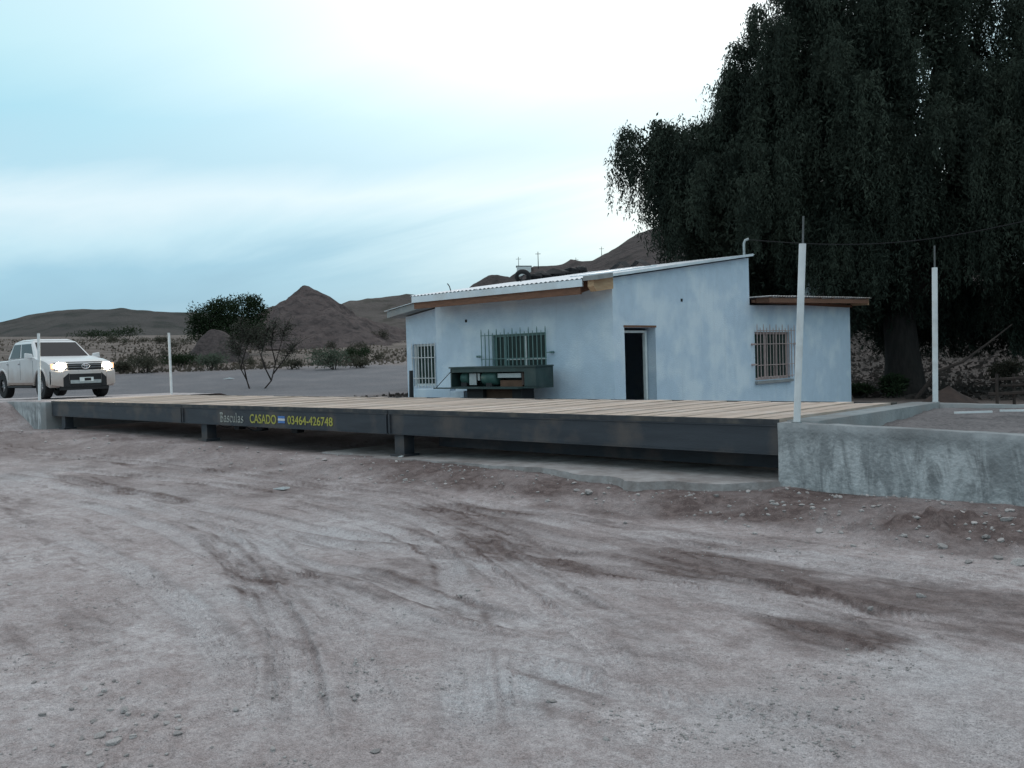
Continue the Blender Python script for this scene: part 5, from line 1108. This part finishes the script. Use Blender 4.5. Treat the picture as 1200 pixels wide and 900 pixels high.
# round emblem
def ring(name, ry, rz, cy, cz, r_): return MB().tube([T(2.505, cy + ry * math.cos(t), cz + rz * math.sin(t)) for t in np.linspace(0, 2 * math.pi, 21)], r_, 5).build(name, 'chrome', tr)
ring('emblem', .105, .07, 0, .90, .011); ring('emblem', .035, .065, 0, .90, .009); ring('emblem', .075, .028, 0, .935, .009)
for s_ in (-1, 1):
    z0i, z0o, z1i, z1o = (.815, .80, .96, 1.015); nose('headlight_housing', 'chrome', s_ * .50, s_ * .80, z0i, z1i, .030, .07, .0, z0o, z1o)
    q = MB(); nu, nv_ = 16, 8
    for i in range(nu):
        for j in range(nv_ + 1):
            a_ = 2 * math.pi * i / nu; b_ = math.pi / 2 * j / nv_; yy = s_ * .655 + .165 * math.cos(a_) * math.cos(b_); q.v.append(T(nosex(yy) + .005 + .055 * math.sin(b_), yy, .905 + .105 * math.sin(a_) * math.cos(b_) + s_ * .0))
    for i in range(nu):
        for j in range(nv_): q.f.append((i * (nv_ + 1) + j, ((i + 1) % nu) * (nv_ + 1) + j, ((i + 1) % nu) * (nv_ + 1) + j + 1, i * (nv_ + 1) + j + 1))
    q.build('headlight', 'headlight', tr, smooth=True)
    nose('indicator', 'amber', *sorted((s_ * .805, s_ * .865)), .84, .985, .026, .06)
# bumper: white corners, dark mouth with a grey bar, plate
nose('bumper_mouth', 'car_black', -.44, .44, .34, .690, .052, .08)
for s_ in (-1, 1):
    nose('fog_recess', 'car_black', s_ * .445, s_ * .66, .34, .72, .056, .06, 0, .34, .52)
    nose('bumper_corner', 'car_white', s_ * .60, s_ * .885, .34, .745, .062, .10, .0, .40, .775)
nose('skid_bar', 'grey_metal', -.42, .42, .42, .515, .075, .03)
nose('lower_lip', 'car_black', -.66, .66, .24, .338, .030, .10)
pl = MB().box(TX + 2.532, TX + 2.545, TY - .19, TY + .19, TZ + .47, TZ + .59).build('number_plate', 'white_frame', tr); box('plate_field', 'car_black', pl, TX + 2.5455, TX + 2.548, TY - .06, TY + .12, TZ + .49, TZ + .57)
nose('hood_gap', 'car_black', -.50, .50, 1.008, 1.03, .004, .04)
# dusty sills
for s_ in (-1, 1):
    box('sill', 'car_dirt', tr, TX - .98, TX + 1.04, TY + min(s_ * .888, s_ * .80), TY + max(s_ * .888, s_ * .80), TZ + .40, TZ + .47)
    box('step', 'car_black', tr, TX - .95, TX + 1.0, TY + min(s_ * .93, s_ * .80), TY + max(s_ * .93, s_ * .80), TZ + .33, TZ + .375)
    for x0 in (-.10, -1.05): box('door_handle', 'chrome', tr, TX + x0, TX + x0 + .14, TY + min(s_ * .905, s_ * .884), TY + max(s_ * .905, s_ * .884), TZ + 1.0, TZ + 1.03)
    for x0 in (.02, -.98, 1.02): box('door_seam', 'car_black', tr, TX + x0 - .006, TX + x0 + .006, TY + min(s_ * .8875, s_ * .88), TY + max(s_ * .8875, s_ * .88), TZ + .55, TZ + 1.10)
    mr = MB().hexa([T(.86, s_ * .84, 1.16), T(.98, s_ * .84, 1.16), T(.96, s_ * 1.06, 1.17), T(.86, s_ * 1.06, 1.17), T(.86, s_ * .86, 1.29), T(.97, s_ * .86, 1.29), T(.95, s_ * 1.05, 1.32), T(.86, s_ * 1.05, 1.32)]).build('mirror', 'car_white', tr, bevel=.02, fix=True)
    for xw in (1.56, -1.50):
        MB().tube([T(xw + .49 * math.cos(t), s_ * .875, .38 + .49 * math.sin(t)) for t in np.linspace(.0, math.pi, 13)], .040, 6).build('wheel_flare', 'car_white', tr, smooth=True)
        y0 = s_ * .66; y1 = s_ * .89
        prf = [(.20, .0), (.355, .0), (.375, .03), (.375, .20), (.355, .23), (.20, .23)]; q = MB(); nn = 28
        for i in range(nn):
            t = 2 * math.pi * i / nn
            for r_, d_ in prf: q.v.append(T(xw + r_ * math.cos(t), y0 + s_ * d_, .375 + r_ * math.sin(t)))
        k = len(prf)
        for i in range(nn):
            for j in range(k): q.f.append((i * k + j, ((i + 1) % nn) * k + j, ((i + 1) % nn) * k + (j + 1) % k, i * k + (j + 1) % k))
        wl = q.build('wheel', 'black', tr, fix=True)
        q = MB().tube([T(xw, y0 + s_ * .05, .375), T(xw, y0 + s_ * .17, .375)], .205, 20)
        q.tube([T(xw, y0 + s_ * .17, .375), T(xw, y0 + s_ * .20, .375)], [.07, .05], 10)
        for i in range(6):
            t = math.pi * 2 * i / 6 + .2; q.tube([T(xw + .05 * math.cos(t), y0 + s_ * .185, .375 + .05 * math.sin(t)), T(xw + .19 * math.cos(t), y0 + s_ * .175, .375 + .19 * math.sin(t))], .028, 5)
        q.build('rim', 'rim', wl)
box('underbody', 'car_black', tr, TX - 2.3, TX + 2.2, TY - .62, TY + .62, TZ + .30, TZ + .42)
# the headlights really shine
for s_ in (-1, 1):
    ld = bpy.data.lights.new('headlight_beam', 'SPOT'); ld.energy = 70; ld.color = (1, .86, .66); ld.spot_size = R_(75); ld.spot_blend = .7; ld.shadow_soft_size = .08
    lo = bpy.data.objects.new('headlight_beam', ld); COL.objects.link(lo); lo.parent = tr; lo.location = (2.56, s_ * .66, .90)
    lo.rotation_euler = Vector((-1, 0, .10)).to_track_quat('Z', 'Y').to_euler()
